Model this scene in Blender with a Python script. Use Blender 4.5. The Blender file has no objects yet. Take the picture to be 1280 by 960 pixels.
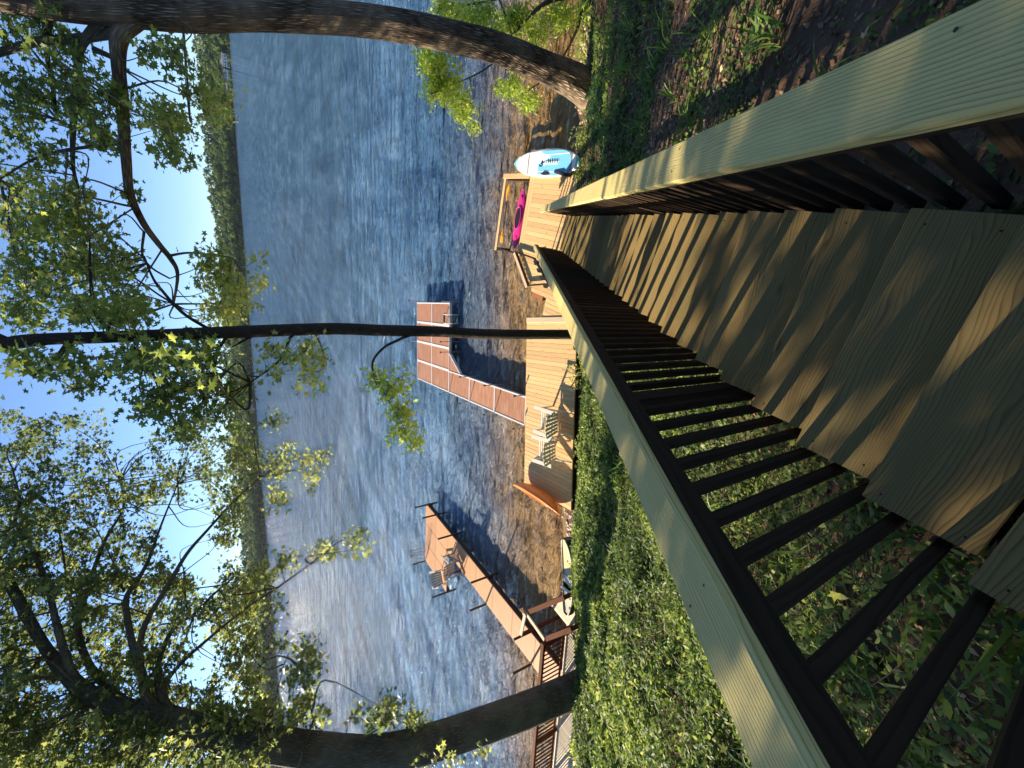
import bpy, math, random
import numpy as np
from mathutils import Vector, Matrix

random.seed(7); rng = np.random.default_rng(7)
S = bpy.context.scene
COL = S.collection
R = math.radians

# ------------------------------------------------------------------ camera
F_PX, PITCH, ROLL, YAW = 515.95, .5692, .0766, -.4572
EYE = 8.6                                   # metres above the lake
FW = np.array([math.sin(YAW)*math.cos(PITCH), math.cos(YAW)*math.cos(PITCH), -math.sin(PITCH)])
_r = np.array([math.cos(YAW), -math.sin(YAW), 0.]); _d = np.cross(FW, _r)
RT = _r*math.cos(ROLL)+_d*math.sin(ROLL)    # scene right
DN = -_r*math.sin(ROLL)+_d*math.cos(ROLL)   # scene down
cam_d = bpy.data.cameras.new('camera'); cam = bpy.data.objects.new('camera', cam_d); COL.objects.link(cam)
cam_d.sensor_width = 36; cam_d.lens = F_PX/1280*36; cam_d.clip_start = .05; cam_d.clip_end = 6000
cam.matrix_world = Matrix(((DN[0], RT[0], -FW[0], 0), (DN[1], RT[1], -FW[1], 0), (DN[2], RT[2], -FW[2], EYE), (0, 0, 0, 1)))
S.camera = cam

# ------------------------------------------------------------------ sky, sun, exposure
SUN_AZ, SUN_EL = -80., 23.                  # degrees clockwise from +Y
w = bpy.data.worlds.new('World'); S.world = w; w.use_nodes = True
nt = w.node_tree; nt.nodes.clear()
sky = nt.nodes.new('ShaderNodeTexSky'); sky.sky_type = 'NISHITA'; sky.sun_disc = False
sky.sun_elevation = R(SUN_EL); sky.sun_rotation = R(SUN_AZ); sky.air_density = .7; sky.dust_density = 0.; sky.ozone_density = 3.
bgn = nt.nodes.new('ShaderNodeBackground'); bgn.inputs[1].default_value = .12
wo = nt.nodes.new('ShaderNodeOutputWorld')
sky.altitude = 1500
# even out the glare of the clear sky towards the horizon, the same all the way round
def _n(kind, **k):
    nd = nt.nodes.new(kind)
    for a_, v_ in k.items(): setattr(nd, a_, v_)
    return nd
bw = _n('ShaderNodeRGBToBW'); dv_ = _n('ShaderNodeMath', operation='DIVIDE'); ad_ = _n('ShaderNodeMath', operation='ADD'); iv_ = _n('ShaderNodeMath', operation='DIVIDE'); sc_ = _n('ShaderNodeVectorMath', operation='SCALE')
nt.links.new(sky.outputs[0], bw.inputs[0]); nt.links.new(bw.outputs[0], dv_.inputs[0]); dv_.inputs[1].default_value = 8.
nt.links.new(dv_.outputs[0], ad_.inputs[0]); ad_.inputs[1].default_value = 1.; iv_.inputs[0].default_value = 1.; nt.links.new(ad_.outputs[0], iv_.inputs[1])
nt.links.new(sky.outputs[0], sc_.inputs[0]); nt.links.new(iv_.outputs[0], sc_.inputs['Scale']); nt.links.new(sc_.outputs[0], bgn.inputs[0]); nt.links.new(bgn.outputs[0], wo.inputs[0])
sl = bpy.data.lights.new('sun', 'SUN'); sl.energy = 5.0; sl.angle = R(.55); sl.color = (1, .86, .66)
so = bpy.data.objects.new('sun', sl); COL.objects.link(so)
sdir = Vector((math.sin(R(SUN_AZ))*math.cos(R(SUN_EL)), math.cos(R(SUN_AZ))*math.cos(R(SUN_EL)), math.sin(R(SUN_EL))))
so.rotation_euler = sdir.to_track_quat('Z', 'Y').to_euler()
so.location = (-30, 5, 30)
S.view_settings.view_transform = 'Standard'; S.view_settings.look = 'None'
S.view_settings.exposure = 1.38; S.view_settings.gamma = 1
S.render.engine = 'CYCLES'
S.cycles.max_bounces = 8; S.cycles.transparent_max_bounces = 8

# ------------------------------------------------------------------ picture point -> place
def ray(x, y):
    D = F_PX*FW+(960-y-480)*RT+(x-640)*DN
    return D/np.linalg.norm(D)
def at_z(x, y, z):
    D = ray(x, y); P = D*(z-EYE)/D[2]; return np.array([P[0], P[1], z])
def at_plane(x, y, base, off=0.):
    """point on the upright plane through base that faces the eye, pushed off metres away"""
    n = np.array([base[0], base[1]]); L = np.linalg.norm(n); n /= L
    D = ray(x, y); t = (L+off)/(D[0]*n[0]+D[1]*n[1])
    return np.array([D[0]*t, D[1]*t, D[2]*t+EYE])

# ------------------------------------------------------------------ node helpers
class NT:
    def __init__(s, name):
        s.m = bpy.data.materials.new(name); s.m.use_nodes = True
        s.t = s.m.node_tree; s.t.nodes.clear()
        s.out = s.n('ShaderNodeOutputMaterial')
    def n(s, kind, **k):
        nd = s.t.nodes.new(kind)
        for a, v in k.items(): setattr(nd, a, v)
        return nd
    def l(s, a, b): s.t.links.new(a, b)
    def coord(s, out='Object', scale=(1, 1, 1), rand=0., rot=(0, 0, 0)):
        tc = s.n('ShaderNodeTexCoord'); v = tc.outputs[out]
        if rand:
            oi = s.n('ShaderNodeObjectInfo'); mu = s.n('ShaderNodeVectorMath', operation='MULTIPLY')
            cx = s.n('ShaderNodeCombineXYZ')
            for i in range(3): s.l(oi.outputs['Random'], cx.inputs[i])
            s.l(cx.outputs[0], mu.inputs[0]); mu.inputs[1].default_value = (rand, rand*1.7, rand*.6)
            ad = s.n('ShaderNodeVectorMath', operation='ADD'); s.l(v, ad.inputs[0]); s.l(mu.outputs[0], ad.inputs[1]); v = ad.outputs[0]
        mp = s.n('ShaderNodeMapping'); mp.inputs['Scale'].default_value = scale; mp.inputs['Rotation'].default_value = rot
        s.l(v, mp.inputs[0]); return mp.outputs[0]
    def noise(s, vec, scale=1., detail=4., rough=.55, dist=0.):
        nd = s.n('ShaderNodeTexNoise'); nd.inputs['Scale'].default_value = scale; nd.inputs['Detail'].default_value = detail
        nd.inputs['Roughness'].default_value = rough; nd.inputs['Distortion'].default_value = dist
        s.l(vec, nd.inputs['Vector']); return nd.outputs[0]
    def ramp(s, fac, stops):
        r = s.n('ShaderNodeValToRGB'); e = r.color_ramp.elements
        while len(e) < len(stops): e.new(.5)
        for i, (p, c) in enumerate(stops):
            e[i].position = p; e[i].color = (*c, 1) if not isinstance(c, (int, float)) else (c, c, c, 1)
        s.l(fac, r.inputs[0]); return r.outputs[0]
    def mix(s, f, a, b, mode='MIX'):
        m = s.n('ShaderNodeMix', data_type='RGBA', blend_type=mode)
        for v, i in ((f, 0), (a, 6), (b, 7)):
            if isinstance(v, (int, float)): m.inputs[i].default_value = v
            elif isinstance(v, tuple): m.inputs[i].default_value = (*v, 1)
            else: s.l(v, m.inputs[i])
        return m.outputs[2]
    def math(s, op, a, b=0., c=None):
        m = s.n('ShaderNodeMath', operation=op)
        for v, i in ((a, 0), (b, 1), (c, 2)):
            if v is None: continue
            if isinstance(v, (int, float)): m.inputs[i].default_value = v
            else: s.l(v, m.inputs[i])
        return m.outputs[0]
    def bump(s, h, strength=.5, dist=.01, normal=None):
        b = s.n('ShaderNodeBump'); b.inputs['Strength'].default_value = strength; b.inputs['Distance'].default_value = dist
        s.l(h, b.inputs['Height'])
        if normal is not None: s.l(normal, b.inputs['Normal'])
        return b.outputs[0]
    def bsdf(s, col, rough=.6, normal=None, spec=.4, metal=0., trans=None):
        p = s.n('ShaderNodeBsdfPrincipled')
        if isinstance(col, tuple): p.inputs['Base Color'].default_value = (*col, 1)
        else: s.l(col, p.inputs['Base Color'])
        if isinstance(rough, (int, float)): p.inputs['Roughness'].default_value = rough
        else: s.l(rough, p.inputs['Roughness'])
        p.inputs['Specular IOR Level'].default_value = spec; p.inputs['Metallic'].default_value = metal
        if normal is not None: s.l(normal, p.inputs['Normal'])
        return p
    def done(s, sh): s.l(sh.outputs[0] if hasattr(sh, 'outputs') else sh, s.out.inputs[0]); return s.m

def wood(name, light, dark, tint=None, rings=14., rough=.65, bump=.35, rand=7., knots=True, stain=None, contrast=1., fig=4., groove=0., var=.34, spec=.3, lowsc=(.9, 5, 5)):
    """sawn timber, grain along local X"""
    t = NT(name)
    co = t.coord('Object', (1, 1, 1), rand)
    lowv = t.n('ShaderNodeMapping'); lowv.inputs['Scale'].default_value = lowsc; t.l(co, lowv.inputs[0])
    low = t.noise(lowv.outputs[0], 1.3, 3)
    sep = t.n('ShaderNodeSeparateXYZ'); t.l(co, sep.inputs[0])
    # growth rings cut lengthwise: cathedral figure
    g = t.math('ADD', t.math('MULTIPLY', sep.outputs[1], rings*2.2), t.math('MULTIPLY', low, fig))
    g = t.math('ADD', g, t.math('MULTIPLY', sep.outputs[2], rings))
    saw = t.math('FRACT', g)
    ringl = t.ramp(saw, [(0, 0.), (.55, .25), (.85, 1.), (.93, .9), (1., 0.)])
    fine = t.coord('Object', (3, 160, 160), rand); fn = t.noise(fine, 1., 5, .7)
    med = t.noise(t.coord('Object', (1.2, 14, 14), rand), 1., 4, .6)
    f = t.math('ADD', t.math('MULTIPLY', ringl, .55*contrast), t.math('MULTIPLY', fn, .35))
    f = t.math('ADD', f, t.math('MULTIPLY', med, .35)); f = t.math('SUBTRACT', f, .18)
    cl = t.n('ShaderNodeClamp'); t.l(f, cl.inputs[0])
    col = t.mix(cl.outputs[0], light, dark)
    if knots:
        kv = t.coord('Object', (2.6, 7, 7), rand)
        vo = t.n('ShaderNodeTexVoronoi'); vo.inputs['Scale'].default_value = 1.; t.l(kv, vo.inputs['Vector'])
        kn = t.ramp(vo.outputs['Distance'], [(0, 1.), (.06, .9), (.1, .25), (.16, 0.)])
        col = t.mix(t.math('MULTIPLY', kn, .75), col, tuple(v*.35 for v in dark))
    if stain:
        sn = t.noise(t.coord('Object', (2, 6, 6), rand+3), 1., 5, .7)
        col = t.mix(t.ramp(sn, [(.42, 0.), (.68, .7)]), col, stain)
    oi = t.n('ShaderNodeObjectInfo'); hv = t.n('ShaderNodeHueSaturation')
    t.l(t.math('ADD', t.math('MULTIPLY', oi.outputs['Random'], var), 1-var/2), hv.inputs['Value']); t.l(col, hv.inputs['Color'])
    if groove:
        s2 = t.n('ShaderNodeSeparateXYZ'); t.l(t.coord('Object'), s2.inputs[0])
        gr = t.ramp(t.math('FRACT', t.math('DIVIDE', t.math('ADD', s2.outputs[1], 10.), groove)), [(0, 1.), (.05, .9), (.09, 0.)])
        col2 = t.mix(t.math('MULTIPLY', gr, .6), hv.outputs[0], (.05, .03, .02)); ringl = t.math('ADD', t.math('MULTIPLY', ringl, .3), gr)
    hgt = t.math('ADD', t.math('MULTIPLY', ringl, -.6), t.math('MULTIPLY', fn, -.5))
    nrm = t.bump(hgt, bump, .004)
    return t.done(t.bsdf(col2 if groove else hv.outputs[0], rough, nrm, spec))

def plain(name, col, rough=.5, metal=0., spec=.4, var=.12, scale=20., bump=.1):
    t = NT(name); n = t.noise(t.coord('Object', (1, 1, 1), 3.), scale, 5, .6)
    c = t.mix(n, tuple(v*(1-var*2) for v in col), tuple(min(1, v*(1+var*2)) for v in col))
    return t.done(t.bsdf(c, rough, t.bump(n, bump, .004), spec, metal))

M = {}
M['cap'] = wood('treated_cap_wood', (.70, .58, .23), (.33, .245, .075), rings=52, bump=.7, stain=(.56, .50, .20), knots=False, contrast=1.15, fig=7.)
M['tread'] = wood('weathered_tread_wood', (.33, .225, .078), (.105, .062, .022), rings=40, bump=.3, lowsc=(.75, 3.2, 3.2), spec=.2, rough=.72, stain=(.17, .15, .06), fig=17., contrast=1.15, var=.5)
M['dark'] = wood('dark_stained_wood', (.046, .029, .017), (.020, .013, .008), rings=20, bump=.4, rough=.9, spec=.12, knots=False)
M['deck'] = wood('new_deck_wood', (.74, .50, .24), (.52, .32, .13), rings=12, bump=.25, rough=.7)
M['redwood'] = wood('red_brown_wood', (.42, .17, .07), (.25, .09, .04), rings=12, knots=False)
M['brownrail'] = wood('brown_rail_wood', (.14, .046, .018), (.06, .024, .012), rough=.85, spec=.1, rings=12, knots=False)
M['creamrail'] = wood('pale_rail_wood', (.70, .56, .38), (.5, .38, .22), rings=12, knots=False)
M['composite'] = wood('brown_composite_planks', (.38, .17, .085), (.29, .125, .06), rings=30, bump=.25, knots=False, contrast=.7, groove=.139, stain=(.46, .27, .19))
M['orangedeck'] = wood('orange_dock_planks', (.56, .27, .10), (.44, .20, .07), rings=24, bump=.25, knots=False, contrast=.7, groove=.139, stain=(.50, .30, .17))
M['alu'] = plain('white_aluminium_frame', (.72, .70, .68), .45, 0, .5, .06)
M['steel'] = plain('grey_galvanised_pipe', (.42, .42, .43), .4, .6, .5, .1)
M['black'] = plain('black_plastic', (.018, .018, .02), .45)
M['brownpipe'] = plain('dark_brown_post', (.055, .032, .026), .6)
M['white'] = plain('white_board_shell', (.82, .83, .80), .25, 0, .5, .03)
M['skyblue'] = plain('light_blue_pad', (.16, .48, .72), .7, 0, .3, .05, 120, .4)
M['teal'] = plain('teal_plastic', (.08, .55, .50), .35)
M['gunmetal'] = plain('band_grey', (.22, .19, .19), .5)
M['navy'] = plain('navy_print', (.02, .05, .12), .5)
M['pink'] = plain('magenta_kayak_plastic', (.72, .035, .26), .3, 0, .5, .08, 6)
M['orange'] = plain('orange_kayak_plastic', (.90, .22, .018), .3, 0, .5, .08, 6)
M['yellow'] = plain('yellow_kayak_plastic', (.85, .40, .04), .3, 0, .5, .06, 6)
M['paddleorange'] = plain('orange_paddle_blade', (.85, .33, .02), .35)
M['greysling'] = plain('grey_sling_chair', (.30, .28, .26), .7)
M['cream'] = plain('cream_painted_wood', (.60, .56, .46), .5, 0, .4, .07)
M['tan'] = plain('tan_boat_deck', (.56, .43, .20), .5, 0, .4, .12, 8)
M['hullgreen'] = plain('dark_green_hull', (.02, .10, .07), .35)
M['housewhite'] = plain('white_siding', (.62, .62, .62), .6)
M['housetan'] = plain('tan_siding', (.42, .30, .24), .6)
M['roof'] = plain('grey_shingle_roof', (.16, .16, .18), .8)
M['glass'] = plain('dark_window_glass', (.03, .04, .06), .1, 0, .8)
M['stone'] = plain('shore_stones', (.36, .28, .22), .85, 0, .3, .25, 9, .6)
M['screw'] = plain('screw_head', (.03, .028, .025), .4, .7)

def bark(name, light, dark, scale=1., rough=.9):
    t = NT(name)
    co = t.coord('Object', (1, 1, 1), 0)
    at = t.n('ShaderNodeAttribute', attribute_name='buv')
    mp = t.n('ShaderNodeMapping'); mp.inputs['Scale'].default_value = (16*scale, 3.2*scale, 1); t.l(at.outputs['Vector'], mp.inputs[0])
    warp = t.noise(co, 3.*scale, 4, .6)
    ad = t.n('ShaderNodeVectorMath', operation='ADD'); t.l(mp.outputs[0], ad.inputs[0]); t.l(warp, ad.inputs[1])
    vo = t.n('ShaderNodeTexVoronoi', feature='DISTANCE_TO_EDGE'); vo.inputs['Scale'].default_value = 1.; t.l(ad.outputs[0], vo.inputs['Vector'])
    rid = t.ramp(vo.outputs['Distance'], [(0, 0.), (.16, .18), (.36, 1.)])
    fn = t.noise(co, 30*scale, 6, .7); pa = t.noise(co, 1.5, 4, .6)
    f = t.math('MULTIPLY', rid, t.math('ADD', fn, .35))
    col = t.mix(f, dark, light)
    col = t.mix(t.ramp(pa, [(.4, 0.), (.75, .5)]), col, tuple(v*1.25 for v in light))
    h = t.math('ADD', rid, t.math('MULTIPLY', fn, .5))
    return t.done(t.bsdf(col, rough, t.bump(h, 1., .03/scale), .15))
M['barkA'] = bark('furrowed_grey_bark', (.42, .32, .215), (.035, .025, .018))
M['barkB'] = bark('dark_smooth_bark', (.075, .058, .046), (.028, .021, .017), 2.2)
M['barkC'] = bark('grey_green_bark', (.20, .185, .14), (.06, .052, .04), 1.3)

def leafmat(name, cols, trans=.45, rough=.5):
    t = NT(name)
    a = t.n('ShaderNodeAttribute', attribute_name='var')
    col = t.ramp(a.outputs['Fac'], cols)
    d = t.bsdf(col, rough, None, .35)
    tr = t.n('ShaderNodeBsdfTranslucent'); hv = t.n('ShaderNodeHueSaturation'); t.l(col, hv.inputs['Color'])
    hv.inputs['Hue'].default_value = .485; hv.inputs['Saturation'].default_value = 1.0; hv.inputs['Value'].default_value = 1.9
    t.l(hv.outputs[0], tr.inputs[0])
    mx = t.n('ShaderNodeMixShader'); mx.inputs[0].default_value = trans
    t.l(d.outputs[0], mx.inputs[1]); t.l(tr.outputs[0], mx.inputs[2])
    return t.done(mx.outputs[0])
M['leafA'] = leafmat('maple_leaves', [(0, (.045, .085, .022)), (.5, (.155, .215, .045)), (1, (.36, .40, .09))], .6)
M['leafC'] = leafmat('deep_maple_leaves', [(0, (.045, .075, .028)), (.5, (.14, .18, .05)), (1, (.33, .36, .09))], .58)
M['leafY'] = leafmat('young_yellow_green_leaves', [(0, (.14, .23, .03)), (.5, (.29, .40, .06)), (1, (.44, .50, .11))], .55)
M['cover'] = leafmat('ground_cover_leaves', [(0, (.04, .075, .02)), (.45, (.10, .165, .03)), (.8, (.20, .28, .05)), (1, (.34, .38, .10))], .35, .6)
M['litter'] = leafmat('dry_litter', [(0, (.08, .045, .022)), (.5, (.22, .13, .065)), (1, (.48, .36, .21))], .15, .7)
M['grassblade'] = leafmat('long_grass_blades', [(0, (.05, .12, .02)), (1, (.16, .26, .05))], .4)
M['fern'] = leafmat('fern_fronds', [(0, (.03, .10, .03)), (1, (.07, .17, .04))], .35)
M['farwood'] = leafmat('far_wood_foliage', [(0, (.02, .055, .02)), (.5, (.055, .115, .028)), (1, (.15, .20, .045))], .3, .8)

# ground
t = NT('hillside_soil')
co = t.coord('Object')
n1 = t.noise(co, .9, 6, .65); n2 = t.noise(co, 14, 6, .7)
c = t.mix(n2, (.045, .028, .018), (.16, .10, .065)); c = t.mix(t.ramp(n1, [(.45, 0.), (.7, .6)]), c, (.20, .13, .085))
g = t.n('ShaderNodeSeparateXYZ'); t.l(co, g.inputs[0])
wet = t.ramp(t.math('MULTIPLY', g.outputs[2], 1.), [(0., 1.), (.3, 0.)])
c = t.mix(wet, c, (.17, .12, .06))
M['soil'] = t.done(t.bsdf(c, .9, t.bump(n2, .8, .05), .15))
t = NT('far_hill_soil'); n1 = t.noise(t.coord('Object'), .05, 4)
M['hill'] = t.done(t.bsdf(t.mix(n1, (.025, .04, .016), (.05, .065, .025)), .9))
M['beach'] = plain('far_shore_sand', (.16, .13, .08), .9)

# lake: brown over the shallows, dark blue-green over the deep, ripples as relief
t = NT('lake_water')
co = t.coord('Object')
dp = t.n('ShaderNodeAttribute', attribute_name='depth')
patch = t.noise(co, .35, 4, .6); weeds = t.noise(co, 2.2, 5, .65)
d2 = t.math('ADD', dp.outputs['Fac'], t.math('MULTIPLY', t.math('SUBTRACT', patch, .5), 1.2))
dm = t.ramp(t.math('DIVIDE', d2, 6.), [(0, 0.), (.28, .10), (.48, .75), (.8, 1.)])
shal = t.mix(weeds, (.44, .26, .075), (.17, .10, .032))
mps = t.n('ShaderNodeMapping'); mps.inputs['Rotation'].default_value = (0, 0, -R(25)); mps.inputs['Scale'].default_value = (.42, .075, 1); t.l(co, mps.inputs[0])
s1 = t.noise(mps.outputs[0], 1., 7, .68); s0 = t.noise(mps.outputs[0], .13, 3, .5)
streak = t.math('ADD', t.math('MULTIPLY', s1, .75), t.math('MULTIPLY', s0, .25))
deep = t.ramp(streak, [(.36, (.03, .085, .17)), (.5, (.065, .155, .27)), (.64, (.15, .27, .42))])
base = t.mix(dm, shal, deep)
hd = (math.pi*.5+R(24))
mpv = t.n('ShaderNodeMapping'); mpv.inputs['Rotation'].default_value = (0, 0, -R(25)); mpv.inputs['Scale'].default_value = (1, 3.2, 1); t.l(co, mpv.inputs[0])
w1 = t.noise(mpv.outputs[0], 1.5, 3, .6, .6)
w2 = t.noise(mpv.outputs[0], .35, 3, .6)
w3 = t.noise(mpv.outputs[0], .06, 9, .6); nrm = t.bump(w1, .6, .12); nrm = t.bump(w2, .5, .8, nrm); nrm = t.bump(w3, 1., 7., nrm)
p = t.bsdf(base, .09, nrm, .5); p.inputs['IOR'].default_value = 1.333
M['water'] = t.done(p)

# ------------------------------------------------------------------ object helpers
def link(name, me, parent=None, loc=None):
    o = bpy.data.objects.new(name, me); COL.objects.link(o)
    if loc is not None: o.location = loc
    if parent is not None: o.parent = parent
    return o
def tag(o, label=None, cat=None, group=None, kind=None):
    for k, v in (('label', label), ('category', cat), ('group', group), ('kind', kind)):
        if v: o[k] = v
    return o
def thing(name, label, cat, loc=(0, 0, 0), rz=0., group=None):
    o = bpy.data.objects.new(name, None); COL.objects.link(o); o.empty_display_size = .2
    o.location = loc; o.rotation_euler = (0, 0, rz); return tag(o, label, cat, group)
def mesh(name, V, Fc, mat=None, smooth=False):
    me = bpy.data.meshes.new(name); me.from_pydata([tuple(v) for v in V], [], Fc)
    if mat: me.materials.append(mat)
    if smooth: me.polygons.foreach_set('use_smooth', [True]*len(me.polygons))
    me.update(); return me
def npmesh(name, V, loops, sizes, mat=None, var=None, smooth=False):
    """fast mesh from numpy: V (n,3), loops flat vertex indices, sizes per polygon"""
    me = bpy.data.meshes.new(name)
    me.vertices.add(len(V)); me.vertices.foreach_set('co', np.asarray(V, np.float32).ravel())
    me.loops.add(len(loops)); me.loops.foreach_set('vertex_index', np.asarray(loops, np.int32))
    me.polygons.add(len(sizes)); st = np.zeros(len(sizes), np.int32); st[1:] = np.cumsum(sizes)[:-1]
    me.polygons.foreach_set('loop_start', st)
    me.update(calc_edges=True)
    if smooth: me.polygons.foreach_set('use_smooth', np.ones(len(sizes), bool))
    if var is not None:
        a = me.attributes.new('var', 'FLOAT', 'POINT'); a.data.foreach_set('value', np.asarray(var, np.float32))
    if mat: me.materials.append(mat)
    return me
_bc = {}
def board_mesh(L, wd, th, mat, ch=.004):
    key = (round(L, 3), round(wd, 4), round(th, 4), mat.name, ch)
    if key in _bc: return _bc[key]
    h, k = wd/2, th/2; c = min(ch, h*.4, k*.4)
    sec = [(-h+c, -k), (h-c, -k), (h, -k+c), (h, k-c), (h-c, k), (-h+c, k), (-h, k-c), (-h, -k+c)]
    V = [(x, a, b) for x in (-L/2, L/2) for a, b in sec]
    Fc = [(i, (i+1) % 8, (i+1) % 8+8, i+8) for i in range(8)]+[tuple(range(7, -1, -1)), tuple(range(8, 16))]
    Fc = [tuple(reversed(f)) for f in Fc]
    me = mesh('board', V, Fc, mat); _bc[key] = me; return me
def board(name, p0, p1, wd, th, mat, parent=None, up=(0, 0, 1), ch=.004):
    """box from p0 to p1 (world), wd across, th along up; local X runs along it"""
    p0 = Vector([float(v) for v in p0]); p1 = Vector([float(v) for v in p1]); d = p1-p0; L = d.length; x = d.normalized()
    u = Vector(up); z = (u-x*u.dot(x)).normalized(); y = z.cross(x)
    o = link(name, board_mesh(L, wd, th, mat, ch))
    c = (p0+p1)/2
    mw = Matrix(((x[0], y[0], z[0], c[0]), (x[1], y[1], z[1], c[1]), (x[2], y[2], z[2], c[2]), (0, 0, 0, 1)))
    if parent is not None:
        o.parent = parent; pm = world_m(parent); o.matrix_basis = pm.inverted() @ mw
    else: o.matrix_basis = mw
    return o
def world_m(o):
    m = Matrix.Translation(o.location) @ o.rotation_euler.to_matrix().to_4x4() if o.rotation_mode != 'QUATERNION' else o.matrix_basis
    m = m @ Matrix.Diagonal((*o.scale, 1))
    if o.parent: m = world_m(o.parent) @ m
    return m
def place(name, me, parent, mw=None):
    """link a mesh built in world coordinates under its parent"""
    o = link(name, me); o.parent = parent
    o.matrix_basis = world_m(parent).inverted() @ (mw or Matrix.Identity(4)); return o
def tube(pts, rad, seg=10, cap=True, rough=0., sq=None, uvs=False):
    """swept tube; returns V, F (and bark coordinates)"""
    P = [np.array(p, float) for p in pts]; n = len(P)
    T = [P[min(i+1, n-1)]-P[max(i-1, 0)] for i in range(n)]; T = [v/(np.linalg.norm(v)+1e-9) for v in T]
    a = np.array([1., 0, 0]) if abs(T[0][0]) < .8 else np.array([0, 1., 0])
    u = np.cross(T[0], a); u /= np.linalg.norm(u)
    V = []; Fc = []; UV = []; s = 0.
    for i in range(n):
        if i: s += np.linalg.norm(P[i]-P[i-1])
        u = u-T[i]*np.dot(u, T[i]); u /= np.linalg.norm(u); v = np.cross(T[i], u)
        for k in range(seg):
            a = 2*math.pi*k/seg; rr = rad[i]
            if rough: rr *= 1+rough*(math.sin(a*7+s*1.3+3*math.sin(s*.7))*.35+math.sin(a*13-s*.9)*.3+math.sin(a*3+s*.6)*.5)
            V.append(P[i]+(u*math.cos(a)+v*math.sin(a))*rr); UV.append((a/2/math.pi*rad[0]*6.28, s, 0))
    for i in range(n-1):
        for k in range(seg):
            k2 = (k+1) % seg; Fc.append((i*seg+k, i*seg+k2, (i+1)*seg+k2, (i+1)*seg+k))
    if cap: Fc.append(tuple(range(seg-1, -1, -1))); Fc.append(tuple(range((n-1)*seg, n*seg)))
    return (V, Fc, UV) if uvs else (V, Fc)
def rod(name, p0, p1, r, mat, parent, seg=8):
    V, Fc = tube([p0, p1], [r, r], seg); return place(name, mesh(name, V, Fc, mat, False), parent)
def smooth_path(pts, n):
    """Catmull-Rom through points with radius as last entry"""
    P = np.array(pts, float); P = np.vstack([2*P[0]-P[1], P, 2*P[-1]-P[-2]]); out = []
    m = len(P)-3
    for i in range(m):
        for t_ in np.linspace(0, 1, n, endpoint=(i == m-1)):
            a, b, c, d = P[i:i+4]
            out.append(.5*((2*b)+(-a+c)*t_+(2*a-5*b+4*c-d)*t_**2+(-a+3*b-3*c+d)*t_**3))
    return np.array(out)
def vnoise(x, y, seed=0):
    """cheap smooth value noise, arrays in"""
    x = np.asarray(x, float); y = np.asarray(y, float); xi = np.floor(x).astype(int); yi = np.floor(y).astype(int)
    fx = x-xi; fy = y-yi; fx = fx*fx*(3-2*fx); fy = fy*fy*(3-2*fy)
    def h(a, b):
        v = (a*374761393+b*668265263+seed*1442695) & 0x7fffffff; v = (v ^ (v >> 13))*1274126177 & 0x7fffffff
        return (v & 0xffff)/65535.
    return (h(xi, yi)*(1-fx)+h(xi+1, yi)*fx)*(1-fy)+(h(xi, yi+1)*(1-fx)+h(xi+1, yi+1)*fx)*fy

# ------------------------------------------------------------------ hillside and lake bed
TOE = [(-80, -22), (-30, -2.2), (-16, 4.0), (-13.4, 5.0), (-8, 7.0), (-3.7, 8.15), (-2.4, 8.9), (0, 9.8), (1.1, 10.1), (3.4, 10.6), (6, 11.3), (12, 12.2), (80, 14)]
TX = [a for a, b in TOE]; TY = [b for a, b in TOE]
def ground(x, y):
    x = np.asarray(x, float); y = np.asarray(y, float)
    d = np.interp(x, TX, TY)-y
    n = vnoise(x*.8, y*.8, 3)-.5; n2 = vnoise(x*3, y*3, 5)-.5
    up = .42+.64*d; up = np.where(up > 6.9, 6.9+(up-6.9)*.12, up)
    ter = np.where(x > .8, .06*np.sin(d*3.1+1.1*vnoise(x*.5, y*.5, 9)*3)*np.clip(x-.8, 0, 1)*np.clip(d, 0, 1), 0)
    up = up+(n*.35+n2*.09)*np.clip(d, 0, 1)+ter
    dn = np.where(d > -3.2, .42+.42*d, .42-.42*3.2+(d+3.2)*.10)
    dn = np.maximum(dn, -6)+n*.12
    z = np.where(d > 0, up, dn)
    return z
gx = np.concatenate([np.arange(-90, -24, 3), np.arange(-24, 14, .22), np.arange(14, 90, 3)])
gy = np.concatenate([np.arange(-40, -4, 2.), np.arange(-4, 15, .22), np.arange(15, 60, 2.5)])
GX, GY = np.meshgrid(gx, gy); GZ = ground(GX, GY); nx, ny = len(gx), len(gy)
ii = (np.arange(ny-1)[:, None]*nx+np.arange(nx-1)[None]).ravel()
loops = np.stack([ii, ii+1, ii+nx+1, ii+nx], 1).ravel()
me = npmesh('ground', np.stack([GX, GY, GZ], -1).reshape(-1, 3), loops, np.full(len(ii), 4), M['soil'], None, True)
tag(link('ground', me), kind='structure')

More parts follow.
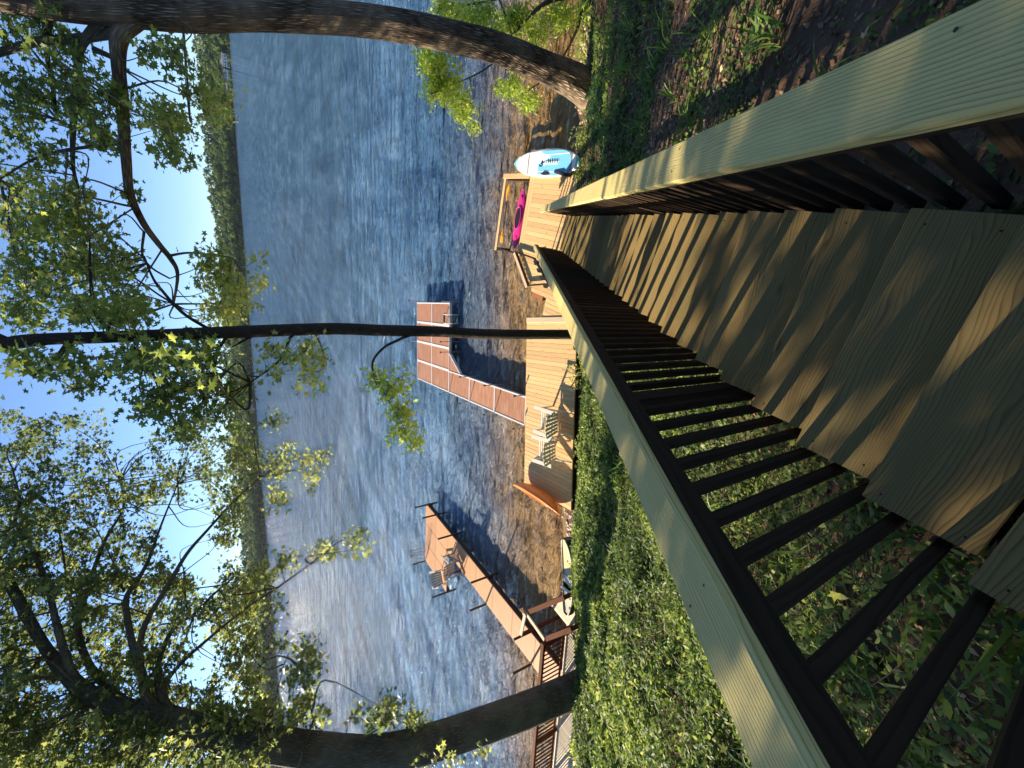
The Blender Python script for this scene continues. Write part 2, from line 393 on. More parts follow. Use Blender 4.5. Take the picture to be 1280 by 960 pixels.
# lake surface: fan of real ripples about the eye, growing coarser with distance
nr, na = 640, 620
rr = 5.5*np.exp(np.linspace(0, math.log(760/5.5), nr)); az = np.linspace(R(-92), R(48), na)
RR, AZ = np.meshgrid(rr, az, indexing='ij'); X = RR*np.sin(AZ); Y = RR*np.cos(AZ)
dr = RR*(math.log(760/5.5)/nr); Z = np.zeros_like(X)
rw = np.random.default_rng(3)
Xw = X+.5*vnoise(X*.5, Y*.5, 1)+.9*vnoise(X*.13, Y*.13, 2); Yw = Y+.55*vnoise(X*.45+9, Y*.45, 4)+.9*vnoise(X*.15, Y*.15+5, 6)
for k in range(34):
    lam = .25*(5.5**(k/33.))*rw.uniform(.9, 1.1); th = R(-24)+rw.normal(0, .13); kx, ky = math.sin(th), math.cos(th)
    amp = .0095*math.exp(-(math.log(lam/.62)/.5)**2)+.0016*lam*rw.uniform(.6, 1.2)
    ph = (Xw*kx+Yw*ky)*2*math.pi/lam+rw.uniform(0, 6.28)
    fade = np.clip((lam/dr-2.2)/2.5, 0, 1)
    s_ = np.sin(ph); Z += amp*fade*(.6-2*np.abs(np.sin(ph*.5))**1.3+.0*s_)
gust = .65+.7*vnoise(X*.12, Y*.05, 8)
Z *= gust
V = np.stack([X, Y, Z], -1).reshape(-1, 3)
ii = (np.arange(nr-1)[:, None]*na+np.arange(na-1)[None]).ravel()
loops = np.stack([ii, ii+1, ii+na+1, ii+na], 1)[:, ::-1].ravel()
me = npmesh('water', V, loops, np.full(len(ii), 4), M['water'], None, True)
a = me.attributes.new('depth', 'FLOAT', 'POINT')
toe_ = np.interp(X, TX, TY); a.data.foreach_set('value', np.clip((Y-toe_)*.42+0.0, 0, 60).astype(np.float32).ravel())
tag(link('water', me), kind='structure')
# the rest of the lake beyond the fan on both sides
V = []; Fc = []
for a0, a1 in ((-170, -92), (48, 110)):
    st = len(V)
    for k in range(9):
        aa = R(a0+(a1-a0)*k/8)
        for q in (5.5, 60, 760): V.append((q*math.sin(aa), q*math.cos(aa), -.012))
    for k in range(8):
        for j in range(2): i0 = st+k*3+j; Fc.append((i0, i0+1, i0+4, i0+3))
me = mesh('water_sides', V, Fc, M['water'])
a = me.attributes.new('depth', 'FLOAT', 'POINT'); a.data.foreach_set('value', [1. if i % 3 == 0 else 9. for i in range(len(V))])
tag(link('water_beyond', me), kind='structure')

# ------------------------------------------------------------------ far shore
SKY_LINE = [(236, -40), (238, 20), (239, 60), (243, 120), (248, 180), (254, 235), (263, 262), (268, 300), (272, 360), (276, 430), (280, 500), (284, 560), (285, 610), (296, 655), (301, 700), (303, 740), (306, 790), (312, 850), (318, 920), (322, 1000)]
ska, skh = [], []
for x, y in SKY_LINE:
    D = ray(x, y); ska.append(math.atan2(D[0], D[1])); skh.append(D[2]/math.hypot(D[0], D[1]))
o_ = np.argsort(ska); ska = np.array(ska)[o_]; skh = np.array(skh)[o_]
SHORE = 690.
def ridge(az): return EYE+(SHORE+75)*np.interp(az, ska, skh)
azs = np.linspace(R(-125), R(85), 260)
V = []; Fc = []
prof = [(0, -1.5, 0), (3, 1.0, 0), (12, 2.2, 0.02), (40, 4, .35), (75, 5, .72), (130, 5, .66), (400, 3, .4)]
for i, a_ in enumerate(azs):
    H = max(8, float(ridge(a_))-9)
    for dd, z0, k in prof:
        q = SHORE+dd+9*math.sin(a_*9)+5*math.sin(a_*23+1); V.append((q*math.sin(a_), q*math.cos(a_), z0+k*H))
np_ = len(prof)
for i in range(len(azs)-1):
    for j in range(np_-1): Fc.append((i*np_+j, (i+1)*np_+j, (i+1)*np_+j+1, i*np_+j+1))
tag(link('far_hills', mesh('far_hills', V, Fc, M['hill'], True)), kind='structure')
V = []; Fc = []
for i, a_ in enumerate(azs):
    q = SHORE-1.5+9*math.sin(a_*9)+5*math.sin(a_*23+1)
    for dq, z in ((0, -.6), (0.2, .35), (3, .9)): V.append(((q+dq)*math.sin(a_), (q+dq)*math.cos(a_), z+.3*math.sin(a_*70)))
for i in range(len(azs)-1):
    for j in range(2): Fc.append((i*3+j, (i+1)*3+j, (i+1)*3+j+1, i*3+j+1))
tag(link('far_beach', mesh('far_beach', V, Fc, M['beach'])), kind='structure')

def cards(P, N, size, shape, asp=1.):
    """leaf polygons: P (n,3) centres, N (n,3) normals, size (n), shape list of (u,v,w)"""
    n = len(P); N = N/(np.linalg.norm(N, axis=1, keepdims=True)+1e-9)
    a = rng.normal(size=(n, 3)); U = np.cross(N, a); U /= (np.linalg.norm(U, axis=1, keepdims=True)+1e-9); W = np.cross(N, U)
    sh = np.array(shape, float)
    V = P[:, None]+size[:, None, None]*(U[:, None]*sh[None, :, :1]+W[:, None]*sh[None, :, 1:2]*asp+N[:, None]*sh[None, :, 2:3])
    return V.reshape(-1, 3)
MAPLE = [(0, -.08, -.04)]+[(math.sin(a)*r_, math.cos(a)*r_, -.10*r_) for a, r_ in zip(np.linspace(-2.75, 2.75, 11), [.22, .42, .26, .56, .27, .62, .27, .56, .26, .42, .22])]
MAPLE_T = [(0, i, i+1) for i in range(1, 11)]
OVAL = [(0, -.5, 0), (.2, -.2, -.05), (.22, .12, -.03), (0, .55, .02), (-.22, .12, -.03), (-.2, -.2, -.05)]
OVAL_T = [(0, 1, 2), (0, 2, 3), (0, 3, 4), (0, 4, 5)]
DIAM = [(0, -.5, 0), (.26, 0, -.07), (0, .5, 0), (-.26, 0, -.07)]
DIAM_T = [(0, 1, 2), (0, 2, 3)]
def leaves(name, P, N, size, mat, kind='maple', var=None):
    sh, tr = {'maple': (MAPLE, MAPLE_T), 'oval': (OVAL, OVAL_T), 'diam': (DIAM, DIAM_T)}[kind]
    P = np.asarray(P, float); n = len(P); V = cards(P, np.asarray(N, float), np.asarray(size, float), sh)
    tr = np.array(tr); loops = (np.arange(n)[:, None, None]*len(sh)+tr[None]).ravel()
    if var is None: var = np.clip(rng.normal(.45, .25, n), 0, 1)
    return npmesh(name, V, loops, np.full(n*len(tr), 3), mat, np.repeat(var, len(sh)))

P = []; N_ = []; Sz = []; Vr = []
for row in range(13):
    nrow = 330
    for i in range(nrow):
        a_ = R(-98)+R(158)*(i+rng.uniform(-.5, .5))/nrow; dd = 8+row*row*.42+rng.uniform(-3, 3) if row else rng.uniform(2, 5)
        q = SHORE+dd+9*math.sin(a_*9)+5*math.sin(a_*23+1); H = max(8, float(ridge(a_))-9)
        gz = np.interp(dd, [p_[0] for p_ in prof], [p_[1]+p_[2]*H for p_ in prof])
        hh = rng.uniform(10, 14)*(1 if row else .45); cr = rng.uniform(3.4, 7.0); k = 75 if row < 9 else 50
        v = rng.normal(size=(k, 3)); v /= np.linalg.norm(v, axis=1, keepdims=True); v[:, 2] = np.abs(v[:, 2])*1.2-.35
        rad = rng.uniform(.75, 1.05, k)
        c0 = np.array([q*math.sin(a_), q*math.cos(a_), gz+hh-cr*.9])
        P.append(c0+v*rad[:, None]*np.array([cr, cr, cr*.95])); N_.append(v+rng.normal(0, .5, (k, 3))); Sz.append(rng.uniform(2.2, 4.2, k))
        Vr.append(np.clip(rng.normal(rng.uniform(.05, .95), .12, k), 0, 1))
me = leaves('far_wood', np.vstack(P), np.vstack(N_), np.concatenate(Sz), M['farwood'], 'diam', np.concatenate(Vr))
tag(link('far_wood', me), 'wooded far shore of dense green trees across the lake', 'woods', kind='stuff')

def house(px, py, wd, hh, mat, label, floors=2):
    P0 = at_z(px, py, 1.5); a_ = math.atan2(P0[0], P0[1]); q = SHORE+5+9*math.sin(a_*9)+5*math.sin(a_*23+1)
    t_ = thing('lake_house', label, 'house', (q*math.sin(a_), q*math.cos(a_), 1.6), -a_, 'houses on the far shore')
    b = wd/2; d_ = 4.
    V = [(x, y, z) for z in (0, hh) for x, y in ((-b, -d_), (b, -d_), (b, d_), (-b, d_))]
    V += [(-b, 0, hh+2.6), (b, 0, hh+2.6)]
    Fc = [(0, 1, 5, 4), (1, 2, 6, 5), (2, 3, 7, 6), (3, 0, 4, 7), (5, 6, 9), (7, 4, 8)]
    link('wall', mesh('wall', V, Fc, mat), t_)
    e = .6; V = [(-b-e, -d_-e, hh-.35), (b+e, -d_-e, hh-.35), (b+e, 0, hh+2.75), (-b-e, 0, hh+2.75), (b+e, d_+e, hh-.35), (-b-e, d_+e, hh-.35)]
    V += [(x, y, z+.3) for x, y, z in V]
    Fc = [(0, 3, 2, 1), (3, 5, 4, 2), (6, 7, 8, 9), (9, 8, 10, 11), (0, 1, 7, 6), (1, 2, 8, 7), (2, 4, 10, 8), (4, 5, 11, 10), (5, 3, 9, 11), (3, 0, 6, 9)]
    link('roof', mesh('roof', V, Fc, M['roof']), t_)
    wm = mesh('window', *boxvf(-.7, .7, -.08, .08, -.75, .75), M['glass'])
    for f_ in range(floors):
        for k in range(int(wd//3)):
            link('window', wm, t_, (-b+1.6+k*3, -d_-.05, 1.5+f_*2.7))
def boxvf(x0, x1, y0, y1, z0, z1):
    V = [(x, y, z) for z in (z0, z1) for x, y in ((x0, y0), (x1, y0), (x1, y1), (x0, y1))]
    return V, [(3, 2, 1, 0), (4, 5, 6, 7), (0, 1, 5, 4), (1, 2, 6, 5), (2, 3, 7, 6), (3, 0, 4, 7)]
house(290, 78, 13, 6.5, M['housewhite'], 'larger white house on the far shore, nearest the leaning trunk')
house(291, 96, 11, 5., M['housewhite'], 'smaller white house on the far shore beside the larger one', 2)
house(293, 112, 9, 4., M['roof'], 'dark grey house on the far shore, third from the leaning trunk', 1)
house(322, 508, 12, 5.5, M['housetan'], 'tan house on the far shore, alone past the thin straight trunk')

# faint summer haze over the lake
V, Fc = boxvf(-1500, 1500, -1200, 1500, -9, 95)
hz = NT('haze_air'); pv = hz.n('ShaderNodeVolumePrincipled'); pv.inputs['Density'].default_value = .00004; pv.inputs['Color'].default_value = (.86, .93, 1., 1); pv.inputs['Anisotropy'].default_value = .3
hz.l(pv.outputs[0], hz.out.inputs['Volume'])
tag(link('haze', mesh('haze', V, Fc, hz.m)), kind='stuff')

# ------------------------------------------------------------------ staircase
XL, XR, Y1, RUN, RISE, Z1 = -.6587, .2531, -.0089, .30, .19222, EYE-1.512
def nose(y): return Z1-RISE*(y-Y1)/RUN
DECK = .55
stairs = thing('staircase', 'long straight wooden staircase going down the bank to the lake deck', 'staircase', (-.2, 0, 6.5))
screw_me = mesh('screw', *tube([(0, 0, 0), (0, 0, .0015)], [.0036, .003], 8), M['screw'])
for k in range(-2, 34):
    y1 = Y1+RUN*k; z = Z1-RISE*k
    dx = random.uniform(-.006, .006); dz = random.uniform(-.0015, .0015)
    tr = board('tread', (XL+dx, y1-.143, z-.019+dz), (XR+dx, y1-.143, z-.019+dz), .286, .038, M['tread'], stairs)
    if k < 9:
        for sx in (XL+.035, XR-.05):
            for sy in (y1-.05, y1-.235):
                place('screw', screw_me, tr, Matrix.Translation((sx, sy+random.uniform(-.01, .01), z+dz)))
for x in (XL+.05, (XL+XR)/2, XR-.05):
    # notched stringer: saw-tooth profile
    V = []; prof_ = []
    for k in range(-2, 34):
        y1 = Y1+RUN*k; z = Z1-RISE*k-.040
        prof_ += [(y1-.29, z), (y1-.012, z)]
    yb = Y1+RUN*33; zb = Z1-RISE*33
    low = [(yb, zb-.33), (Y1-RUN*3, Z1+RISE*2-.42)]
    pts = prof_+low; n = len(pts)
    V = [(x-.019, a, b) for a, b in pts]+[(x+.019, a, b) for a, b in pts]
    Fc = [(i, (i+1) % n, (i+1) % n+n, i+n) for i in range(n)]+[tuple(range(n-1, -1, -1)), tuple(range(n, 2*n))]
    place('stringer', mesh('stringer', V, Fc, M['dark']), stairs)

def railing(side):
    if side < 0:
        cap, brd, bal = (-.80, -.66), (-.698, -.662), (-.738, -.700); y_end = 10.72; lab = 'left stair railing with pale green cap board and nearly black balusters'
        joints = [-1.6, 3.1, 7.2, y_end]; ph = .202
    else:
        cap, brd, bal = (.22, .365), (.242, .276), (.278, .316); y_end = 10.9; lab = 'right stair railing with broad sunlit cap board beside the shaded slope'
        joints = [-1.6, 2.42, 6.4, y_end]; ph = .164
    r_ = thing('stair_railing', lab, 'railing', (sum(cap)/2, 0, 6.4), 0, 'railings of the staircase')
    caps_ = []; up = Vector((0, RISE/RUN, 1)).normalized(); cx = sum(cap)/2; cw = cap[1]-cap[0]
    for a, b in zip(joints[:-1], joints[1:]):
        a2, b2 = a+.002, b-.002; dx = random.uniform(-.003, .003)
        cb_ = board('top_cap', (cx+dx, a2, nose(a2)+.87-.0225), (cx+dx, b2, nose(b2)+.87-.0225), cw, .038, M['cap'], r_, up, .006)
        caps_.append((cb_, a2, b2)); bx = sum(brd)/2
        board('upper_rail', (bx, a2, nose(a2)+.776), (bx, b2, nose(b2)+.776), brd[1]-brd[0], .078, M['dark'], r_, up)
    for c_ in caps_:
        for yy in (.3, 1.19, 1.9, 2.7, 3.6):
            for ox in (-.035, .04):
                if c_[1] < yy < c_[2]: place('screw', screw_me, c_[0], Matrix.Translation((cx+ox, yy+random.uniform(-.01, .01), nose(yy)+.8706)) @ Matrix.Rotation(-math.atan(RISE/RUN), 4, 'X'))
    posts = [-.7, 1.19, 3.05, 4.91, 6.77, 8.63, 10.3]
    bm_ = None
    for y in np.arange(-1.3+((ph+1.3) % .124), y_end-.12, .124):
        if any(abs(y-p_) < .075 for p_ in posts): continue
        n_ = nose(y); bx = sum(bal)/2+random.uniform(-.0015, .0015)
        zt = n_+.81-.03; zb = n_-.24
        board('baluster', (bx, y, zb), (bx, y, zt), .038, .038, M['dark'], r_, (1, 0, 0))
    for y in posts:
        n_ = nose(y); bx = sum(bal)/2+(-.026 if side < 0 else .026)
        zb = float(ground(bx, y))-.2 if y < 10 else DECK
        board('post', (bx, y, zb), (bx, y, n_+.80), .089, .089, M['dark'], r_, (1, 0, 0))
    return r_
railing(-1); railing(1)

# ------------------------------------------------------------------ lakeside deck
deck = thing('lakeside_deck', 'new golden timber deck at the water edge below the stairs', 'deck', (-.5, 11, 0))
PL = .14
x = -3.0
while x < 1.18:
    y0 = 8.95 if x < -.78 else 9.92
    if x < -2.2: y1 = 10.32
    elif x < -1.18: y1 = 11.15+(x+2.2)/(1.02)*1.0
    else: y1 = 12.08
    board('deck_plank', (x+PL/2, y0, DECK-.019), (x+PL/2, y1, DECK-.019+random.uniform(-.001, .001)), PL-.007, .038, M['deck'], deck); x += PL
for yy in (12.155, 12.30): board('edge_plank', (-1.2, yy, DECK-.019), (1.27, yy, DECK-.019), .138, .038, M['deck'], deck)
board('edge_plank', (1.26, 10.0, DECK+.002), (1.26, 12.05, DECK+.002), .12, .038, M['deck'], deck)
# frame round the boat slip
board('slip_frame', (1.27, 12.38, DECK+.021), (1.22, 14.02, DECK+.021), .15, .04, M['deck'], deck)
board('slip_frame', (1.30, 13.95, DECK-.021), (-1.26, 13.90, DECK-.021), .14, .04, M['deck'], deck)
board('slip_joist', (-1.17, 12.38, DECK-.12), (-1.17, 13.84, DECK-.12), .045, .16, M['dark'], deck)
board('slip_joist', (1.14, 12.38, DECK-.12), (1.14, 13.84, DECK-.12), .045, .16, M['dark'], deck)
board('rim_joist', (-1.2, 12.39, DECK-.13), (1.2, 12.39, DECK-.13), .04, .18, M['redwood'], deck)
board('rim_joist', (-3.0, 10.34, DECK-.13), (-2.2, 10.34, DECK-.13), .04, .18, M['redwood'], deck)
for px_, py_ in ((-1.2, 13.95), (1.27, 13.95), (-1.1, 12.2), (1.2, 10.2), (1.2, 12.0), (-2.1, 10.5), (-2.8, 9.2)):
    board('deck_post', (px_, py_, -1.3), (px_, py_, DECK-.045), .09, .09, M['dark'], deck, (1, 0, 0))
# left run of the deck: boards across
ld = np.array([-.957, -.291]); nn = np.array([.291, -.957]); A0 = np.array([-3.1, 11.12])
board('border_plank', (*(A0+ld*.02+nn*.0), DECK+.004), (*(A0+ld*.02+nn*2.45), DECK+.004), .16, .045, M['creamrail'], deck)
L_left = 5.85; s = .12
while s < L_left:
    p0 = A0+ld*s+nn*.0; p1 = A0+ld*s+nn*2.5
    board('deck_plank', (*p0, DECK-.019), (*p1, DECK-.019+random.uniform(-.001, .001)), PL-.007, .038, M['deck'], deck); s += PL
for off in (.02, 2.48):
    p0 = A0+ld*.1+nn*off; p1 = A0+ld*(L_left-.05)+nn*off
    board('rim_joist', (*p0, DECK-.135), (*p1, DECK-.135), .04, .185, M['dark'], deck)
for s in (.4, 2.2, 4.0, 5.6):
    for off in (.12, 2.35):
        p = A0+ld*s+nn*off; board('deck_post', (*p, -1.2), (*p, DECK-.045), .09, .09, M['dark'], deck, (1, 0, 0))

# corner guard frame on the slanted edge: pale board on dark arms and a toothed dark beam in place of the stringer's shadow
rack = thing('edge_rack', 'low pale board frame with dark toothed bar shaped as a stair shadow on the slanted deck corner', 'rack', (-1.7, 11.6, DECK))
a = np.array([-1.14, 12.42]); b = np.array([-2.05, 11.33]); nrm_ = np.array([.77, -.64])*.62
z = DECK+.10
board('top_board', (*a, z), (*b, z), .12, .038, M['creamrail'], rack)
board('face_board', (*(a+nrm_*.11), z-.03), (*(b+nrm_*.11), z-.03), .02, .1, M['brownrail'], rack)
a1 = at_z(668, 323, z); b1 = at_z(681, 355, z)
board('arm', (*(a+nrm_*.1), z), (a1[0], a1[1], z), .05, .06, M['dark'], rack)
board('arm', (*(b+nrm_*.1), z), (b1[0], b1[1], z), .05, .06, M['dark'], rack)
board('shadow_beam', (a1[0], a1[1], z), (b1[0]+.0, b1[1]-.28, z), .06, .07, M['black'], rack)
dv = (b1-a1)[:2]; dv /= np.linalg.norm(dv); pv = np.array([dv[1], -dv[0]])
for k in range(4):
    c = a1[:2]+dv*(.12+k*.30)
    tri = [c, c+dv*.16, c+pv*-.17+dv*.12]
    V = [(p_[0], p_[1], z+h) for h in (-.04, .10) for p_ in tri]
    place('tooth', mesh('tooth', V, [(0, 1, 2), (3, 5, 4), (0, 3, 4, 1), (1, 4, 5, 2), (2, 5, 3, 0)], M['black']), rack)  # black wedges modelled in the shape of the stringer's stepped shadow
st_ = thing('deck_step', 'red brown plank step fixed just off the slanted deck edge', 'step', (-2.5, 10.8, .3))
board('step_plank', (*at_z(666, 366, .36)[:2], .36), (*at_z(679, 373, .36)[:2], .36), .2, .04, M['redwood'], st_)
for q in ((666, 368), (678, 374)): p_ = at_z(*q, .3); board('bracket', (p_[0], p_[1], -.6), (p_[0], p_[1], .335), .05, .05, M['dark'], st_, (1, 0, 0))

# ------------------------------------------------------------------ grey framed dock with brown panels
dz = .40
dk = thing('sectional_dock', 'L shaped dock of brown panels in white frames', 'dock', (-7, 15, 0))
o2 = np.array([-6.74, 10.25]); dd2 = np.array([-.2458, .9693]); rp = np.array([.9693, .2458]); WD = 1.07; SL = 2.17
def dxy(s, c): return o2+dd2*s+rp*c
cells = [(i, 0) for i in range(5)]+[(i, j) for i in (3, 4) for j in (1, 2, 3)]
for i, j in cells:
    c0 = dxy(i*SL, j*WD); 
    for q in range(1):
        p0 = dxy(i*SL+SL/2, j*WD+.055); p1 = dxy(i*SL+SL/2, (j+1)*WD-.055)
        board('deck_panel', (*p0, dz-.02), (*p1, dz-.02), SL-.09, .036, M['composite'], dk)
    for c_ in (.03, WD-.03):
        board('frame_rail', (*dxy(i*SL+.002, j*WD+c_), dz-.05), (*dxy((i+1)*SL-.002, j*WD+c_), dz-.05), .052, .13, M['alu'], dk)
    for s_ in (.02, SL-.02):
        board('frame_rail', (*dxy(i*SL+s_, j*WD+.058), dz-.05), (*dxy(i*SL+s_, (j+1)*WD-.058), dz-.05), .038, .128, M['alu'], dk)
g0, g1, g2 = dxy(3*SL-.02, WD+.02), dxy(3*SL-.02, WD+.75), dxy(3*SL-1.15, WD+.02)
V = [(p_[0], p_[1], zz) for zz in (dz-.11, dz-.003) for p_ in (g0, g1, g2)]
place('corner_panel', mesh('corner_panel', V, [(0, 1, 2), (3, 5, 4), (0, 3, 4, 1), (1, 4, 5, 2), (2, 5, 3, 0)], M['composite']), dk)
board('frame_rail', (*dxy(3*SL-.03, WD+.8), dz-.05), (*dxy(3*SL-1.2, WD+.03), dz-.05), .05, .13, M['alu'], dk)
for s_, c_ in ((0.03, -.05), (.03, WD+.05), (SL, -.05), (SL, WD+.05), (2*SL, -.05), (2*SL, WD+.05), (3*SL, -.05), (3*SL-.05, WD+.9), (5*SL, -.05), (5*SL, 4*WD+.05), (3*SL, 4*WD+.05), (3*SL-.05, 2.3*WD), (5*SL+.05, 2*WD)):
    p_ = dxy(s_, c_); po = rod('pipe_post', (*p_, -2.5), (*p_, dz+.44), .022, M['steel'], dk)
    V, Fc = tube([(p_[0], p_[1], dz+.44), (p_[0], p_[1], dz+.50)], [.036, .036], 8); place('post_cap', mesh('post_cap', V, Fc, M['black']), po)
# ladder on the near edge of the end panel
lp = dxy(3*SL+.02, 3.1*WD); lq = dxy(3*SL+.02, 3.48*WD)
for p_ in (lp, lq):
    V, Fc = tube([(*(p_+dd2*.35), dz), (*(p_+dd2*.3), dz+.16), (*(p_-dd2*.06), dz+.16), (*(p_-dd2*.08), -.7)], [.02]*4, 8); place('ladder_rail', mesh('ladder_rail', V, Fc, M['alu'], True), dk)
for z in (.25, -.05): board('ladder_rung', (*(lp-dd2*.08), z), (*(lq-dd2*.08), z), .07, .03, M['black'], dk)
board('cleat_plate', (*dxy(3*SL+.62, 3.08*WD), dz+.012), (*dxy(3*SL+.62, 3.5*WD), dz+.012), .16, .02, M['black'], dk)

# ------------------------------------------------------------------ orange plank dock of the neighbour
dz3 = .5
d3 = thing('plank_dock', 'orange brown dock widening to a platform at its lake end', 'dock', (-15, 11, 0))
o3 = np.array([-13.62, 6.75]); a3 = np.array([-.1945, .981]); b3 = np.array([-.981, -.1945])
def e3(s, c): return o3+a3*s+b3*c
def dockrun(s0, s1, c0, c1, step):
    s_ = s0
    while s_ < s1-.02:
        e_ = min(s_+step, s1)
        m_ = (s_+e_)/2; board('deck_section', (*e3(m_, c0+.01), dz3-.02), (*e3(m_, c1-.01), dz3-.02), e_-s_-.012, .04, M['orangedeck'], d3)
        s_ = e_
    for c_ in (c0+.03, c1-.03): board('side_beam', (*e3(s0, c_), dz3-.14), (*e3(s1, c_), dz3-.14), .05, .19, M['brownpipe'], d3)
dockrun(-1.2, 10.95, 0, 1.22, 1.52)
dockrun(7.9, 10.95, 1.23, 2.42, 1.52); dockrun(7.9, 10.95, 2.43, 3.6, 1.52)
for s_, c_ in ((.6, -.07), (3.9, -.07), (7.4, -.07), (10.7, -.07), (3.9, 1.3), (6.4, 1.3), (.5, 1.3), (10.9, 3.66), (7.95, 3.66), (9.5, -.07)):
    p_ = e3(s_, c_); po = rod('dock_post', (*p_, -2.4), (*p_, dz3+.78), .045, M['brownpipe'], d3)
for s_ in (.6, 3.9, 7.4, 10.7): board('cross_beam', (*e3(s_, -.1), dz3-.27), (*e3(s_, 1.32), dz3-.27), .06, .06, M['brownpipe'], d3)
V, Fc = tube([(*e3(10.98, 3.2), -1), (*e3(10.98, 3.2), dz3+.85), (*e3(10.8, 3.2), dz3+.95), (*e3(10.6, 3.2), dz3+.1)], [.02]*4, 8)
place('ladder_rail', mesh('ladder_rail', V, Fc, M['steel'], True), d3)
V, Fc = tube([(*e3(10.98, 2.8), -1), (*e3(10.98, 2.8), dz3+.85), (*e3(10.8, 2.8), dz3+.95), (*e3(10.6, 2.8), dz3+.1)], [.02]*4, 8)
place('ladder_rail', mesh('ladder_rail', V, Fc, M['steel'], True), d3)

# ------------------------------------------------------------------ slatted garden chairs
def lounge_chair(label, x, y, z, rz, mat):
    """wide slatted chair, faces local +Y"""
    t_ = thing('slatted_chair', label, 'chair', (x, y, z), rz, 'slatted chairs on the docks')
    Lc = lambda *p: Matrix.Translation((x, y, z)) @ Matrix.Rotation(rz, 4, 'Z') @ (Vector(p)*1.12)
    def bd(n, p0, p1, w_, th, up=(0, 0, 1)):
        u = Matrix.Rotation(rz, 3, 'Z') @ Vector(up); return board(n, Lc(*p0), Lc(*p1), w_, th, mat, t_, u)
    for k in range(7):
        yy = .42-.088*k; zz = .38-.018*k-(.02 if k == 0 else 0); bd('seat_slat', (-.27, yy, zz), (.27, yy, zz), .074, .02)
    for k in range(6):
        xx = -.25+.10*k; top = .92-.10*abs((k-2.5)/2.5)**2; lean = .42
        bd('back_slat', (xx*.9, -.16, .27), (xx*1.12, -.16-lean*(top-.27)*1.1, top), .08, .018, (0, 1, .3))
    bd('back_brace', (-.30, -.30, .60), (.30, -.30, .60), .05, .03); bd('back_brace', (-.28, -.41, .84), (.28, -.41, .84), .05, .03)
    for sx in (-.31, .31):
        bd('armrest', (sx*1.08, -.38, .585), (sx*1.08, .48, .60), .12, .022)
        bd('leg', (sx, .40, 0), (sx, .40, .585), .085, .025, (1, 0, 0)); bd('side_rail', (sx*.93, .44, .32), (sx*.93, -.55, .06), .025, .1)
        bd('leg', (sx, -.34, .1), (sx, -.34, .575), .05, .025, (1, 0, 0))
    return t_
fz = math.atan2(.291, .957)
for k, (px_, py_, lab) in enumerate(((684, 528, 'cream slatted chair on the golden deck, nearer the stairs, with the big shadow beside it'), (681, 563, 'cream slatted chair on the golden deck, nearer the orange kayak'))):
    p_ = at_z(px_+7, py_-1, DECK+.35); lounge_chair(lab, p_[0], p_[1], DECK, fz+R(4 if k else -2), M['cream'])
for k, (px_, py_, lab) in enumerate(((566, 707, 'grey slatted chair on the orange dock, nearer the walkway'), (551, 722, 'grey slatted chair on the orange dock platform, farther from the walkway'))):
    p_ = at_z(px_, py_, dz3+.3); lounge_chair(lab, p_[0], p_[1], dz3, R(20+28*k), M['greysling'])

# ------------------------------------------------------------------ neighbour's landing with brown railing
land = thing('shore_landing', 'brown railed landing at the foot of the orange dock', 'landing', (-14, 5, 0))
K = np.array([-11.85, 5.9]); cd = np.array([-.978, -.21]); cn = np.array([.21, -.978])   # along shore, towards the bank
s = 0.
while s < 8.:
    p0 = K+cd*(s+.07); p1 = p0+cn*1.75; board('floor_plank', (*p0, DECK-.02), (*p1, DECK-.02), .132, .036, M['creamrail'], land); s += .142
def landrail(p0, p1, capm, n=None, ht=.92):
    p0 = np.array(p0); p1 = np.array(p1); L = np.linalg.norm(p1-p0); d_ = (p1-p0)/L
    board('rail_cap', (*p0, DECK+ht), (*p1, DECK+ht), .14, .038, capm, land)
    board('lower_rail', (*p0, DECK+.1), (*p1, DECK+.1), .04, .08, M['brownrail'], land)
    board('upper_rail', (*p0, DECK+ht-.07), (*p1, DECK+ht-.07), .04, .08, M['brownrail'], land)
    k = int(L/.165)
    for i in range(1, k): q = p0+d_*L*i/k; board('rail_baluster', (*q, DECK+.06), (*q, DECK+ht-.03), .034, .034, M['brownrail'], land, (1, 0, 0))
    for q in [p0+d_*.05+d_*x_ for x_ in np.arange(0, L, 1.9)]+[p1-d_*.05]: board('rail_post', (*q, -.6), (*q, DECK+ht-.02), .09, .09, M['brownrail'], land, (1, 0, 0))
landrail(K+cd*.02, K+cd*8, M['brownrail'])
zc = DECK+.92
g_ = lambda x, y: at_z(600+x/4.8, 660+y/4.8, zc)[:2]
landrail(g_(280, 508), g_(505, 418), M['brownrail']); landrail(g_(395, 665), g_(548, 608), M['brownrail'])
board('rail_cap', (*g_(282, 510), zc+.03), (*g_(392, 668), zc+.03), .13, .04, M['creamrail'], land)
board('rail_cap', (*g_(282, 512), zc+.071), (*g_(256, 636), zc+.071), .13, .04, M['creamrail'], land)
board('rail_post', (*g_(256, 636), -.5), (*g_(256, 636), zc+.05), .09, .09, M['brownrail'], land, (1, 0, 0))
r0 = g_(280, 508); r1 = g_(395, 665); e_ = (g_(505, 418)-r0); e_ /= np.linalg.norm(e_)
s = .05
while s < 2.2:
    p0 = r0+e_*s; p1 = r1+e_*s; board('floor_plank', (*p0, DECK-.022), (*p1, DECK-.022), .13, .036, M['creamrail'], land); s += .142

